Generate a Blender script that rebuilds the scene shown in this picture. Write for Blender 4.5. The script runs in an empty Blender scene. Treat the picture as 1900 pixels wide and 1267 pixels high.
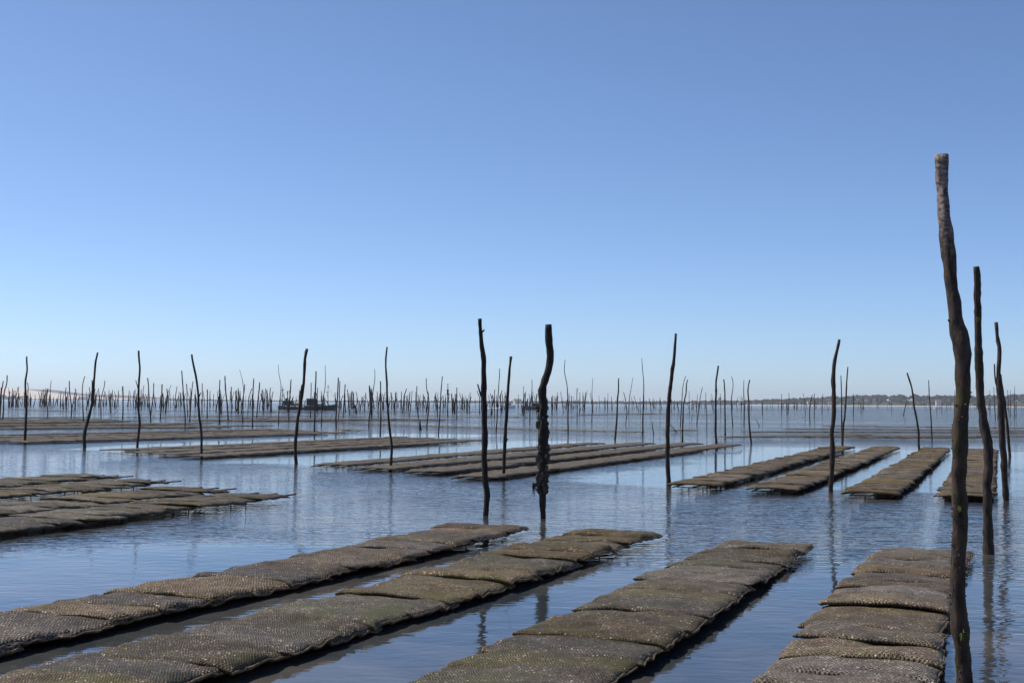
import bpy, bmesh, math, random
from mathutils import Matrix, Vector, noise

rnd = random.Random(7)
scene = bpy.context.scene
col = scene.collection
R = math.radians

# ---------------------------------------------------------------- camera
FPX, CX, CY, HCAM = 2500.0, 950.0, 633.5, 1.55
PITCH, ROLL = math.atan((747 - 633.5) / FPX), 0.007
cam_d = bpy.data.cameras.new('camera')
cam_d.sensor_width = 36.0
cam_d.lens = 36.0 * FPX / 1900.0
cam_d.clip_start, cam_d.clip_end = 0.1, 40000
cam = bpy.data.objects.new('camera', cam_d)
col.objects.link(cam)
CAMROT = Matrix.Rotation(math.pi / 2 + PITCH, 3, 'X') @ Matrix.Rotation(ROLL, 3, 'Z')
cam.matrix_world = Matrix.Translation((0, 0, HCAM)) @ CAMROT.to_4x4()
scene.camera = cam

# ---------------------------------------------------------------- sky, sun, exposure
SUN_EL, SUN_AZ = 50.0, -66.0        # azimuth measured from the view direction (+Y), negative = left
w = bpy.data.worlds.new('World')
scene.world = w
w.use_nodes = True
wt = w.node_tree
sky = wt.nodes.new('ShaderNodeTexSky')
sky.sky_type = 'NISHITA'
sky.sun_disc = False
sky.sun_elevation = R(SUN_EL)
sky.sun_rotation = R(SUN_AZ)
sky.air_density = 0.57
sky.dust_density = 0.45
sky.ozone_density = 5.8
bg = wt.nodes['Background']
bg.inputs['Strength'].default_value = 0.088
wt.links.new(sky.outputs[0], bg.inputs['Color'])
sun_d = bpy.data.lights.new('sun', 'SUN')
sun_d.energy = 3.2
sun_d.angle = R(0.53)
sun_d.color = (1.0, 0.95, 0.88)
sun = bpy.data.objects.new('sun', sun_d)
col.objects.link(sun)
sd = Vector((math.sin(R(SUN_AZ)) * math.cos(R(SUN_EL)), math.cos(R(SUN_AZ)) * math.cos(R(SUN_EL)), math.sin(R(SUN_EL))))
sun.rotation_euler = sd.to_track_quat('Z', 'Y').to_euler()
sun.location = sd * 50
scene.view_settings.view_transform = 'Standard'
scene.view_settings.look = 'None'
scene.view_settings.gamma = 1.0
scene.view_settings.exposure = 0.76
scene.cycles.use_denoising = True
scene.cycles.max_bounces = 8
scene.cycles.transparent_max_bounces = 16
scene.cycles.volume_bounces = 0
scene.cycles.sample_clamp_indirect = 6.0

# ---------------------------------------------------------------- pixel -> world (photograph 1900 x 1267)
def ray(x, y):
    return CAMROT @ Vector(((x - CX) / FPX, -(y - CY) / FPX, -1.0))
def on_z(x, y, z=0.0):
    d = ray(x, y); t = (z - HCAM) / d.z
    return Vector((d.x * t, d.y * t, z))
def on_y(x, y, Y):
    d = ray(x, y); t = Y / d.y
    return Vector((d.x * t, Y, HCAM + d.z * t))
TH = R(20.8)
DU = Vector((math.sin(TH), math.cos(TH), 0)); DV = Vector((math.cos(TH), -math.sin(TH), 0))
def uvp(u, v, z=0.0):
    p = DU * u + DV * v
    return Vector((p.x, p.y, z))

# ---------------------------------------------------------------- materials
def mat(name):
    m = bpy.data.materials.new(name); m.use_nodes = True
    nt = m.node_tree
    return m, nt, nt.nodes['Principled BSDF'], nt.nodes['Material Output']
def N(nt, t, **kw):
    n = nt.nodes.new(t)
    for k, v in kw.items():
        if k in n.inputs: n.inputs[k].default_value = v
        else: setattr(n, k, v)
    return n
def math_n(nt, op, a, b=None, c=None, clamp=False):
    n = nt.nodes.new('ShaderNodeMath'); n.operation = op; n.use_clamp = clamp
    for i, v in enumerate((a, b, c)):
        if v is None: continue
        if isinstance(v, (int, float)): n.inputs[i].default_value = v
        else: nt.links.new(v, n.inputs[i])
    return n.outputs[0]
def ramp(nt, fac, stops):
    n = nt.nodes.new('ShaderNodeValToRGB')
    el = n.color_ramp.elements
    while len(el) < len(stops): el.new(0.5)
    for e, (p, c) in zip(el, stops):
        e.position = p; e.color = (c[0], c[1], c[2], 1) if not isinstance(c, (int, float)) else (c, c, c, 1)
    nt.links.new(fac, n.inputs[0])
    return n.outputs[0]
def mixc(nt, fac, a, b, blend='MIX'):
    n = nt.nodes.new('ShaderNodeMix'); n.data_type = 'RGBA'; n.blend_type = blend
    for i, v in ((0, fac), (6, a), (7, b)):
        if isinstance(v, (int, float)): n.inputs[i].default_value = v
        elif isinstance(v, tuple): n.inputs[i].default_value = (v[0], v[1], v[2], 1)
        else: nt.links.new(v, n.inputs[i])
    return n.outputs[2]
def plain(name, c, rough=0.7, var=0.25, scale=3.0, spec=0.3, metal=0.0):
    m, nt, b, o = mat(name)
    tc = N(nt, 'ShaderNodeTexCoord')
    nz = N(nt, 'ShaderNodeTexNoise', Scale=scale, Detail=6.0)
    nt.links.new(tc.outputs['Object'], nz.inputs['Vector'])
    cc = ramp(nt, nz.outputs[0], [(0.3, tuple(x * (1 - var) for x in c)), (0.7, tuple(min(1, x * (1 + var)) for x in c))])
    nt.links.new(cc, b.inputs['Base Color'])
    b.inputs['Roughness'].default_value = rough
    b.inputs['Specular IOR Level'].default_value = spec
    b.inputs['Metallic'].default_value = metal
    return m

def bag_material(name, period, tint, net_strength, algae):
    m, nt, b, o = mat(name)
    L = nt.links.new
    tc = N(nt, 'ShaderNodeTexCoord'); oi = N(nt, 'ShaderNodeObjectInfo')
    off = N(nt, 'ShaderNodeVectorMath', operation='SCALE'); off.inputs[0].default_value = (37.0, 23.0, 11.0)
    L(oi.outputs['Random'], off.inputs['Scale'])
    add = N(nt, 'ShaderNodeVectorMath', operation='ADD')
    L(tc.outputs['Object'], add.inputs[0]); L(off.outputs[0], add.inputs[1])
    P = add.outputs[0]
    sep = N(nt, 'ShaderNodeSeparateXYZ'); L(tc.outputs['Object'], sep.inputs[0])
    # slight warp of the net so that the strands wander
    wz = N(nt, 'ShaderNodeTexNoise', Scale=6.0, Detail=2.0); L(P, wz.inputs['Vector'])
    warp = math_n(nt, 'MULTIPLY', math_n(nt, 'SUBTRACT', wz.outputs[0], 0.5), 0.06)
    k = 2 * math.pi / period
    a = math_n(nt, 'MULTIPLY', math_n(nt, 'ADD', math_n(nt, 'ADD', sep.outputs[0], math_n(nt, 'MULTIPLY', sep.outputs[1], 0.62)), warp), k)
    c = math_n(nt, 'MULTIPLY', math_n(nt, 'ADD', math_n(nt, 'SUBTRACT', sep.outputs[0], math_n(nt, 'MULTIPLY', sep.outputs[1], 0.62)), warp), k)
    net = math_n(nt, 'MAXIMUM', math_n(nt, 'SINE', a), math_n(nt, 'SINE', c))
    net = math_n(nt, 'POWER', math_n(nt, 'MULTIPLY_ADD', net, 0.5, 0.5, clamp=True), 1.8)          # 1 on a strand, 0 in a hole
    n1 = N(nt, 'ShaderNodeTexNoise', Scale=5.0, Detail=5.0, Roughness=0.6); L(P, n1.inputs['Vector'])
    n2 = N(nt, 'ShaderNodeTexNoise', Scale=60.0, Detail=4.0, Roughness=0.7); L(P, n2.inputs['Vector'])
    n3 = N(nt, 'ShaderNodeTexNoise', Scale=2.3, Detail=3.0); L(P, n3.inputs['Vector'])
    base = ramp(nt, n1.outputs[0], [(0.3, tuple(x * 0.55 for x in tint)), (0.7, tuple(x * 1.45 for x in tint))])
    grime = ramp(nt, n2.outputs[0], [(0.36, 0.22), (0.52, 0.9), (0.66, 2.2)])
    base = mixc(nt, 1.0, base, grime, 'MULTIPLY')
    alg = math_n(nt, 'MULTIPLY', ramp(nt, n3.outputs[0], [(0.46, 0.0), (0.66, 1.0)]), algae)
    base = mixc(nt, alg, base, (0.115, 0.112, 0.030))
    rv = N(nt, 'ShaderNodeHueSaturation'); L(base, rv.inputs['Color']); L(math_n(nt, 'MULTIPLY_ADD', oi.outputs['Random'], 0.75, 0.65), rv.inputs['Value'])
    rs = math_n(nt, 'FRACT', math_n(nt, 'MULTIPLY', oi.outputs['Random'], 7.31)); L(math_n(nt, 'MULTIPLY_ADD', rs, 0.7, 0.65), rv.inputs['Saturation'])
    base = rv.outputs[0]
    hole = mixc(nt, n1.outputs[0], (0.016, 0.013, 0.010), (0.05, 0.04, 0.03))
    cc = mixc(nt, math_n(nt, 'MULTIPLY_ADD', net, net_strength, 1 - net_strength), hole, base)
    # pale shell chips and barnacles; the same dots also paint in glints of wet mesh
    vo = N(nt, 'ShaderNodeTexVoronoi', Scale=48.0); L(P, vo.inputs['Vector'])
    chip_glint = math_n(nt, 'MULTIPLY', math_n(nt, 'LESS_THAN', vo.outputs['Distance'], 0.30),
                  math_n(nt, 'GREATER_THAN', N_rand(nt, vo), 0.72))
    chip_glint = math_n(nt, 'MULTIPLY', chip_glint, ramp(nt, n1.outputs[0], [(0.36, 0.1), (0.60, 1.0)]))
    cc = mixc(nt, math_n(nt, 'MULTIPLY', chip_glint, 0.85), cc, (0.62, 0.53, 0.45))
    L(cc, b.inputs['Base Color'])
    b.inputs['Roughness'].default_value = 0.62
    b.inputs['Specular IOR Level'].default_value = 0.14
    n4 = N(nt, 'ShaderNodeTexVoronoi', Scale=15.0); n4.feature = 'SMOOTH_F1'; L(P, n4.inputs['Vector'])
    h = math_n(nt, 'ADD', math_n(nt, 'MULTIPLY', n4.outputs['Distance'], -0.016), math_n(nt, 'MULTIPLY', n2.outputs[0], 0.008))
    h = math_n(nt, 'ADD', h, math_n(nt, 'MULTIPLY', net, 0.004 * net_strength + 0.001))
    bp = N(nt, 'ShaderNodeBump'); bp.inputs['Strength'].default_value = 0.9; bp.inputs['Distance'].default_value = 1.0
    L(h, bp.inputs['Height']); L(bp.outputs[0], b.inputs['Normal'])
    return m
def N_rand(nt, vo):
    s = nt.nodes.new('ShaderNodeSeparateColor'); nt.links.new(vo.outputs['Color'], s.inputs[0])
    return s.outputs[0]

def bark_material(name, c0, c1, moss=0.3, pale=None):
    m, nt, b, o = mat(name)
    L = nt.links.new
    tc = N(nt, 'ShaderNodeTexCoord'); oi = N(nt, 'ShaderNodeObjectInfo')
    off = N(nt, 'ShaderNodeVectorMath', operation='SCALE'); off.inputs[0].default_value = (17.0, 29.0, 5.0)
    L(oi.outputs['Random'], off.inputs['Scale'])
    add = N(nt, 'ShaderNodeVectorMath', operation='ADD'); L(tc.outputs['Object'], add.inputs[0]); L(off.outputs[0], add.inputs[1])
    mp = N(nt, 'ShaderNodeMapping'); mp.inputs['Scale'].default_value = (1, 1, 0.3); L(add.outputs[0], mp.inputs['Vector'])
    n1 = N(nt, 'ShaderNodeTexNoise', Scale=26.0, Detail=7.0, Roughness=0.65); L(mp.outputs[0], n1.inputs['Vector'])
    n2 = N(nt, 'ShaderNodeTexNoise', Scale=7.0, Detail=4.0); L(add.outputs[0], n2.inputs['Vector'])
    n3 = N(nt, 'ShaderNodeTexNoise', Scale=110.0, Detail=3.0); L(add.outputs[0], n3.inputs['Vector'])
    cc = ramp(nt, n1.outputs[0], [(0.32, c0), (0.68, c1)])
    cc = mixc(nt, math_n(nt, 'MULTIPLY', ramp(nt, n2.outputs[0], [(0.5, 0.0), (0.68, 1.0)]), moss), cc, (0.045, 0.045, 0.008))
    sp = math_n(nt, 'MULTIPLY', ramp(nt, n3.outputs[0], [(0.66, 0.0), (0.72, 1.0)]), 0.35)
    cc = mixc(nt, sp, cc, (0.2, 0.16, 0.12))
    if pale:
        sep = N(nt, 'ShaderNodeSeparateXYZ'); L(tc.outputs['Object'], sep.inputs[0])
        rg = N(nt, 'ShaderNodeMapping'); rg.inputs['Scale'].default_value = (0.55, 0.55, 1.0); L(tc.outputs['Object'], rg.inputs['Vector'])
        nr = N(nt, 'ShaderNodeTexNoise', Scale=55.0, Detail=5.0, Roughness=0.7); L(rg.outputs[0], nr.inputs['Vector'])
        pc = ramp(nt, nr.outputs[0], [(0.38, (0.035, 0.024, 0.022)), (0.52, (0.17, 0.13, 0.115)), (0.72, (0.33, 0.28, 0.255))])
        zz = math_n(nt, 'ADD', sep.outputs[2], math_n(nt, 'MULTIPLY', math_n(nt, 'SUBTRACT', n1.outputs[0], 0.5), 0.8))
        f = N(nt, 'ShaderNodeMapRange'); f.inputs['From Min'].default_value = pale - 0.12; f.inputs['From Max'].default_value = pale + 0.12
        L(zz, f.inputs['Value'])
        cc = mixc(nt, f.outputs[0], cc, pc)
    L(cc, b.inputs['Base Color'])
    b.inputs['Roughness'].default_value = 0.75
    b.inputs['Specular IOR Level'].default_value = 0.2
    bp = N(nt, 'ShaderNodeBump'); bp.inputs['Strength'].default_value = 0.8; bp.inputs['Distance'].default_value = 0.02
    L(n1.outputs[0], bp.inputs['Height']); L(bp.outputs[0], b.inputs['Normal'])
    return m

M = {}
M['bag_coarse'] = bag_material('bag_net_coarse', 0.024, (0.168, 0.126, 0.086), 1.0, 0.25)
M['bag_fine'] = bag_material('bag_net_fine', 0.018, (0.142, 0.107, 0.062), 0.95, 0.55)
M['bag_dark'] = bag_material('bag_net_dark', 0.020, (0.130, 0.098, 0.056), 0.8, 0.35)
M['bag_far'] = bag_material('bag_net_far', 0.022, (0.140, 0.100, 0.055), 0.65, 0.25)
M['bark'] = bark_material('bark_dark', (0.007, 0.006, 0.006), (0.068, 0.044, 0.037), 0.35)
M['bark_black'] = bark_material('bark_wet_black', (0.007, 0.006, 0.006), (0.030, 0.022, 0.018), 0.25)
M['bark_pale'] = bark_material('bark_pale_top', (0.007, 0.006, 0.005), (0.080, 0.050, 0.040), 0.6, pale=2.46)
M['fold'] = plain('frayed_bag_edge', (0.15, 0.095, 0.055), 0.8, 0.6, 45.0, 0.15)
M['steel'] = plain('rusty_rebar', (0.06, 0.032, 0.02), 0.8, 0.4, 25.0)
M['shell'] = plain('oyster_shell', (0.055, 0.045, 0.034), 0.7, 0.95, 30.0)
M['weed'] = plain('green_weed', (0.07, 0.085, 0.012), 0.6, 0.3, 30.0)
M['hull_dark'] = plain('dark_hull_paint', (0.05, 0.052, 0.05), 0.5, 0.3, 2.0)
M['hull_grey'] = plain('grey_hull_paint', (0.10, 0.115, 0.13), 0.5, 0.2, 2.0)
M['white'] = plain('white_paint', (0.75, 0.74, 0.72), 0.4, 0.05, 2.0)
M['cream'] = plain('cream_roof', (0.75, 0.55, 0.36), 0.5, 0.08, 2.0)
M['orange'] = plain('orange_plastic', (0.60, 0.20, 0.03), 0.5, 0.15, 2.0)
M['glass'] = plain('dark_window_glass', (0.02, 0.03, 0.035), 0.1, 0.2, 1.0, 0.5)
M['roof'] = plain('clay_roof_tiles', (0.19, 0.11, 0.08), 0.8, 0.3, 1.0)
M['house'] = plain('house_render', (0.52, 0.47, 0.41), 0.8, 0.1, 0.4)
M['cloth'] = plain('dark_waders', (0.02, 0.022, 0.025), 0.6, 0.3, 9.0)
M['skin'] = plain('skin', (0.45, 0.28, 0.2), 0.6, 0.05, 9.0)
M['leaf'] = plain('pine_foliage', (0.027, 0.033, 0.022), 0.9, 0.5, 0.05)
M['scrub'] = plain('hill_scrub', (0.05, 0.055, 0.028), 0.95, 0.4, 0.02)
M['sand'] = plain('beach_sand', (0.48, 0.41, 0.32), 0.9, 0.12, 0.05)
M['dune'] = plain('dune_sand', (0.62, 0.51, 0.42), 0.9, 0.06, 0.01)
M['bed'] = plain('sea_bed_mud', (0.16, 0.135, 0.105), 0.9, 0.75, 0.55)
M['foam'] = plain('white_foam', (0.85, 0.86, 0.88), 0.7, 0.05, 1.0)

def water_material():
    m, nt, b, o = mat('shallow_sea_water')
    nt.nodes.remove(b)
    L = nt.links.new
    tc = N(nt, 'ShaderNodeTexCoord')
    # shelter map in the frame of the bed rows
    rot = N(nt, 'ShaderNodeVectorRotate'); rot.rotation_type = 'Z_AXIS'; rot.inputs['Angle'].default_value = TH
    L(tc.outputs['Object'], rot.inputs['Vector'])
    big = N(nt, 'ShaderNodeTexNoise', Scale=0.22, Detail=3.0); L(tc.outputs['Object'], big.inputs['Vector'])
    sp = N(nt, 'ShaderNodeSeparateXYZ'); L(rot.outputs[0], sp.inputs[0])
    wob = math_n(nt, 'MULTIPLY', math_n(nt, 'SUBTRACT', big.outputs[0], 0.5), 5.0)
    V = math_n(nt, 'ADD', sp.outputs[0], wob); U = math_n(nt, 'ADD', sp.outputs[1], wob)
    def box(u0, u1, v0, v1, s=0.9):
        def edge(x, e, sg):
            mr = N(nt, 'ShaderNodeMapRange'); mr.interpolation_type = 'SMOOTHSTEP'
            mr.inputs['From Min'].default_value = e - s; mr.inputs['From Max'].default_value = e + s
            if sg < 0: mr.inputs['To Min'].default_value = 1; mr.inputs['To Max'].default_value = 0
            L(x, mr.inputs['Value']); return mr.outputs[0]
        return math_n(nt, 'MULTIPLY', math_n(nt, 'MULTIPLY', edge(U, u0, 1), edge(U, u1, -1)), math_n(nt, 'MULTIPLY', edge(V, v0, 1), edge(V, v1, -1)))
    calm = None
    for bx in ((-20, 13.0, -6.6, 0.2), (25, 49, -9.0, 0.5), (28, 52, -19.5, -15.0), (34, 60, -29, -23), (7.0, 12.5, -9.5, -6.0)):
        k = box(*bx)
        calm = k if calm is None else math_n(nt, 'MAXIMUM', calm, k)
    far = N(nt, 'ShaderNodeTexNoise', Scale=0.045, Detail=4.0, Roughness=0.6)
    mpf = N(nt, 'ShaderNodeMapping'); mpf.inputs['Scale'].default_value = (0.25, 1, 1); L(tc.outputs['Object'], mpf.inputs['Vector']); L(mpf.outputs[0], far.inputs['Vector'])
    patch = ramp(nt, far.outputs[0], [(0.36, 0.5), (0.50, 1.0)])
    fu = N(nt, 'ShaderNodeMapRange'); fu.inputs['From Min'].default_value = 44; fu.inputs['From Max'].default_value = 75
    fu.inputs['To Min'].default_value = 1.0; fu.inputs['To Max'].default_value = 3.0; L(U, fu.inputs['Value'])
    amp = math_n(nt, 'MULTIPLY', math_n(nt, 'MULTIPLY_ADD', calm, -0.84, 1.0), math_n(nt, 'MULTIPLY', patch, fu.outputs[0]))
    # ripples
    def rip(sx, sy, ang, sc, det, dist=0.0):
        mp = N(nt, 'ShaderNodeMapping'); mp.inputs['Scale'].default_value = (sx, sy, 1); mp.inputs['Rotation'].default_value = (0, 0, ang)
        L(tc.outputs['Object'], mp.inputs['Vector'])
        n = N(nt, 'ShaderNodeTexNoise', Scale=sc, Detail=det, Roughness=0.5, Distortion=dist); L(mp.outputs[0], n.inputs['Vector'])
        return math_n(nt, 'SUBTRACT', n.outputs[0], 0.5)
    r1 = rip(0.5, 1.0, R(8), 4.6, 2.0, 0.6)
    r2 = rip(0.6, 1.0, R(-24), 12.0, 2.0, 0.3)
    r3 = rip(0.5, 1.0, R(15), 0.9, 1.0)
    hgt = math_n(nt, 'ADD', math_n(nt, 'ADD', math_n(nt, 'MULTIPLY', r1, 0.027), math_n(nt, 'MULTIPLY', r2, 0.012)), math_n(nt, 'MULTIPLY', r3, 0.02))
    hgt = math_n(nt, 'MULTIPLY', hgt, amp)
    bp = N(nt, 'ShaderNodeBump'); bp.inputs['Strength'].default_value = 1.0; bp.inputs['Distance'].default_value = 1.0
    L(hgt, bp.inputs['Height'])
    fr = N(nt, 'ShaderNodeFresnel', IOR=1.33); L(bp.outputs[0], fr.inputs['Normal'])
    gl = N(nt, 'ShaderNodeBsdfGlossy'); L(math_n(nt, 'MULTIPLY_ADD', amp, 0.018, 0.015, clamp=True), gl.inputs['Roughness']); gl.inputs['Color'].default_value = (1, 1, 1, 1); L(bp.outputs[0], gl.inputs['Normal'])
    # turbid tidal water: silt hangs in it in soft drifting clouds
    silt = N(nt, 'ShaderNodeTexNoise', Scale=0.55, Detail=4.0, Roughness=0.55, Distortion=0.8); L(tc.outputs['Object'], silt.inputs['Vector'])
    df = N(nt, 'ShaderNodeBsdfDiffuse'); L(ramp(nt, silt.outputs[0], [(0.38, (0.030, 0.037, 0.041)), (0.54, (0.064, 0.062, 0.058)), (0.70, (0.120, 0.105, 0.086))]), df.inputs['Color'])
    m2 = N(nt, 'ShaderNodeMixShader'); L(fr.outputs[0], m2.inputs[0]); L(df.outputs[0], m2.inputs[1]); L(gl.outputs[0], m2.inputs[2])
    L(m2.outputs[0], o.inputs['Surface'])
    return m
M['water'] = water_material()

# ---------------------------------------------------------------- object helpers
def mesh_obj(name, verts, faces, m, parent=None, smooth=True, loc=None):
    me = bpy.data.meshes.new(name)
    me.from_pydata([tuple(v) for v in verts], [], faces)
    me.materials.append(m)
    if smooth: me.polygons.foreach_set('use_smooth', [True] * len(me.polygons))
    me.update()
    ob = bpy.data.objects.new(name, me); col.objects.link(ob)
    if parent: ob.parent = parent
    if loc is not None: ob.location = loc
    return ob
def empty(name, loc=(0, 0, 0), rz=0.0):
    o = bpy.data.objects.new(name, None); col.objects.link(o)
    o.location = loc; o.rotation_euler = (0, 0, rz); o.empty_display_size = 0.2
    return o
def tag(o, label=None, cat=None, group=None, kind=None):
    if label: o['label'] = label
    if cat: o['category'] = cat
    if group: o['group'] = group
    if kind: o['kind'] = kind
    return o
def copy_tree(o, parent=None):
    c = o.copy(); col.objects.link(c); c.parent = parent
    for ch in list(o.children): copy_tree(ch, c)
    return c
class MB:
    def __init__(s): s.v = []; s.f = []
    def box(s, x0, x1, y0, y1, z0, z1):
        n = len(s.v)
        s.v += [(x0, y0, z0), (x1, y0, z0), (x1, y1, z0), (x0, y1, z0), (x0, y0, z1), (x1, y0, z1), (x1, y1, z1), (x0, y1, z1)]
        s.f += [tuple(n + i for i in q) for q in ((0, 3, 2, 1), (4, 5, 6, 7), (0, 1, 5, 4), (1, 2, 6, 5), (2, 3, 7, 6), (3, 0, 4, 7))]
        return s
    def tube(s, pts, rads, k=6, jag=0.0, seed=0.0):
        n0 = len(s.v); n = len(pts)
        for i in range(n):
            p = Vector(pts[i])
            t = (Vector(pts[min(n - 1, i + 1)]) - Vector(pts[max(0, i - 1)])).normalized()
            ax = Vector((0, 1, 0)) if abs(t.y) < 0.9 else Vector((1, 0, 0))
            a = t.cross(ax).normalized(); b = t.cross(a).normalized()
            for j in range(k):
                an = 2 * math.pi * j / k
                r = rads[i]
                if jag: r *= 1 + jag * noise.noise(Vector((p.x * 9 + math.cos(an) * 1.3 + seed, math.sin(an) * 1.3 + seed, p.z * 14)))
                s.v.append(tuple(p + (a * math.cos(an) + b * math.sin(an)) * r))
        for i in range(n - 1):
            for j in range(k):
                j2 = (j + 1) % k
                s.f.append((n0 + i * k + j, n0 + i * k + j2, n0 + (i + 1) * k + j2, n0 + (i + 1) * k + j))
        s.f.append(tuple(n0 + j for j in reversed(range(k))))
        s.f.append(tuple(n0 + (n - 1) * k + j for j in range(k)))
        return s
    def add(s, verts, faces, mtx):
        n = len(s.v)
        s.v += [tuple(mtx @ Vector(v)) for v in verts]
        s.f += [tuple(n + i for i in q) for q in faces]
        return s
    def build(s, name, m, parent=None, smooth=False):
        return mesh_obj(name, s.v, s.f, m, parent, smooth)
def ordinal(n):
    words = ['first', 'second', 'third', 'fourth', 'fifth', 'sixth', 'seventh', 'eighth', 'ninth', 'tenth', 'eleventh', 'twelfth']
    if n <= 12: return words[n - 1]
    return '%d%s' % (n, 'th' if 10 < n % 100 < 14 else {1: 'st', 2: 'nd', 3: 'rd'}.get(n % 10, 'th'))

# ================================================================ SETTING
# sea bed and water
def sheet(name, m, size, z, kind='structure'):
    s = size
    o = mesh_obj(name, [(-s, -3000, z), (s, -3000, z), (s, s, z), (-s, s, z)], [(0, 1, 2, 3)], m, smooth=False)
    return tag(o, kind=kind)
sheet('sea_bed', M['bed'], 8600, -0.32)
sheet('sea_water', M['water'], 8600, 0.0)

# far shores: (photo x, distance, tree-top row in the photo)
def interp(tbl, x):
    for a, b in zip(tbl, tbl[1:]):
        if a[0] <= x <= b[0]:
            t = (x - a[0]) / (b[0] - a[0])
            return [a[i] + (b[i] - a[i]) * t for i in range(1, len(a))]
    return list(tbl[0][1:] if x < tbl[0][0] else tbl[-1][1:])
SHORE = [(-900, 4600, 1.5), (0, 4600, 2.0), (300, 4400, 2.2), (560, 4000, 2.4), (690, 3600, 2.4), (820, 2900, 3.4), (1030, 2600, 4.2), (1200, 2500, 4.8),
         (1300, 2500, 6.2), (1400, 2500, 8.0), (1470, 2450, 11), (1550, 2400, 14), (1610, 2400, 16.5), (1690, 2400, 17.5), (1760, 2400, 16.0), (1820, 2400, 17),
         (1900, 2400, 20), (2100, 2350, 22), (2900, 2300, 20)]
def shore_pt(x, back=0.0):
    Y, h = interp(SHORE, x)
    d = ray(x, 750); t = (Y + back) / d.y
    return Vector((d.x * t, Y + back, 0)), h * Y / FPX
# terrain ribbon behind the water's edge
v, f = [], []
xs = list(range(-900, 2901, 25))
prof = [(0, 0.0, -1.0), (12, 0.0, 0.5), (30, 0.05, 1.0), (80, 0.5, 0), (200, 0.8, 0), (420, 0.85, 0), (700, 0.2, -2)]
for x in xs:
    for back, fr, add in prof:
        p, h = shore_pt(x, back)
        v.append((p.x, p.y, h * fr * (0.85 + 0.3 * noise.noise(Vector((x * 0.02, back * 0.01, 3)))) + add))
K = len(prof)
for i in range(len(xs) - 1):
    for j in range(K - 1):
        f.append((i * K + j, (i + 1) * K + j, (i + 1) * K + j + 1, i * K + j + 1))
tag(mesh_obj('far_shore_hills', v, f, M['scrub']), kind='structure')
# beach strip at the foot of the shore
v, f = [], []
bx = list(range(1380, 2901, 20))
for x in bx:
    for back, z in ((-22, -0.6), (-4, 0.5), (14, 1.3 + 1.2 * noise.noise(Vector((x * 0.05, 0, 0)))), (22, 0.1)):
        p, h = shore_pt(x, back); v.append((p.x, p.y, z))
for i in range(len(bx) - 1):
    for j in range(3):
        f.append((i * 4 + j, (i + 1) * 4 + j, (i + 1) * 4 + j + 1, i * 4 + j + 1))
tag(mesh_obj('beach', v, f, M['sand']), kind='structure')
# woods on the shore: many uneven crowns, one mass
bmi = bmesh.new(); bmesh.ops.create_icosphere(bmi, subdivisions=2, radius=1.0)
ICO = ([tuple(q.co) for q in bmi.verts], [tuple(q.index for q in fa.verts) for fa in bmi.faces]); bmi.free()
mb = MB()
def crown(p, r, hh, seed):
    vs = []
    for q in ICO[0]:
        q = Vector(q); k = 1 + 0.55 * noise.noise(q * 1.9 + Vector((seed, seed * 0.7, 0)))
        vs.append((q.x * r * k, q.y * r * k, q.z * hh * k))
    mb.add(vs, ICO[1], Matrix.Translation(p))
n = 0
while n < 3200:
    x = rnd.uniform(640, 2800)
    back = rnd.uniform(16, 330)
    p, h = shore_pt(x, back)
    frac = min(1.0, 0.30 + back / 230.0)
    top = 1.35 * h * frac * rnd.uniform(0.7, 1.06)
    r = rnd.uniform(2.2, 5.4) * min(1.0, 0.45 + h / 18)
    hh = r * rnd.uniform(0.55, 0.9)
    crown(Vector((p.x, p.y, max(0.8, top - hh))), r, hh, n * 1.7)
    n += 1
for i in range(500):
    x = rnd.uniform(-850, 680)
    p, h = shore_pt(x, rnd.uniform(16, 60))
    r = rnd.uniform(3, 9)
    crown(Vector((p.x, p.y, max(0.4, h * rnd.uniform(0.2, 0.6)))), r, max(1.0, h * 0.5), i * 2.3 + 900)
for i in range(60):                      # darker pines in front of the dune
    x = rnd.uniform(-120, 26)
    d = ray(x, 745); t = 4750 / d.y
    crown(Vector((d.x * t, 4750 + rnd.uniform(0, 80), rnd.uniform(1, 16))), rnd.uniform(6, 11), rnd.uniform(4, 7), i * 3.1)
tag(mb.build('far_woods', M['leaf'], smooth=False), 'dark pine woods massed along the far shore', 'woods', kind='stuff')

# dune and the bluish ridge behind it
def ridge(name, tbl, Y, depth, m, rough):
    v, f = [], []
    x0, x1 = tbl[0][0], tbl[-1][0]
    xs = [x0 + (x1 - x0) * i / 120 for i in range(121)]
    for x in xs:
        y = interp(tbl, x)[0]
        top = on_y(x, y, Y)
        hz = max(0.5, top.z) + rough * noise.noise(Vector((x * 0.03, 1, 2)))
        for k, (dy, fr) in enumerate(((-depth, -0.02), (-depth * 0.66, 0.22), (-depth * 0.3, 0.68), (-depth * 0.08, 0.95), (0, 1.0), (depth * 0.5, 0.6), (depth, -0.02))):
            sway = depth * 0.05 * noise.noise(Vector((x * 0.02, k * 0.8, 5)))
            v.append((top.x, Y + dy + sway, hz * fr - 0.3))
    for i in range(len(xs) - 1):
        for j in range(6):
            f.append((i * 7 + j, (i + 1) * 7 + j, (i + 1) * 7 + j + 1, i * 7 + j + 1))
    return tag(mesh_obj(name, v, f, m), kind='structure')
ridge('sand_dune', [(-700, 732), (-400, 725), (-150, 721), (20, 720.5), (44, 721.5), (60, 724), (100, 728.5), (130, 732), (165, 735.5), (215, 738), (330, 741.5), (420, 743)], 5400, 420, M['dune'], 0.6)
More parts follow.
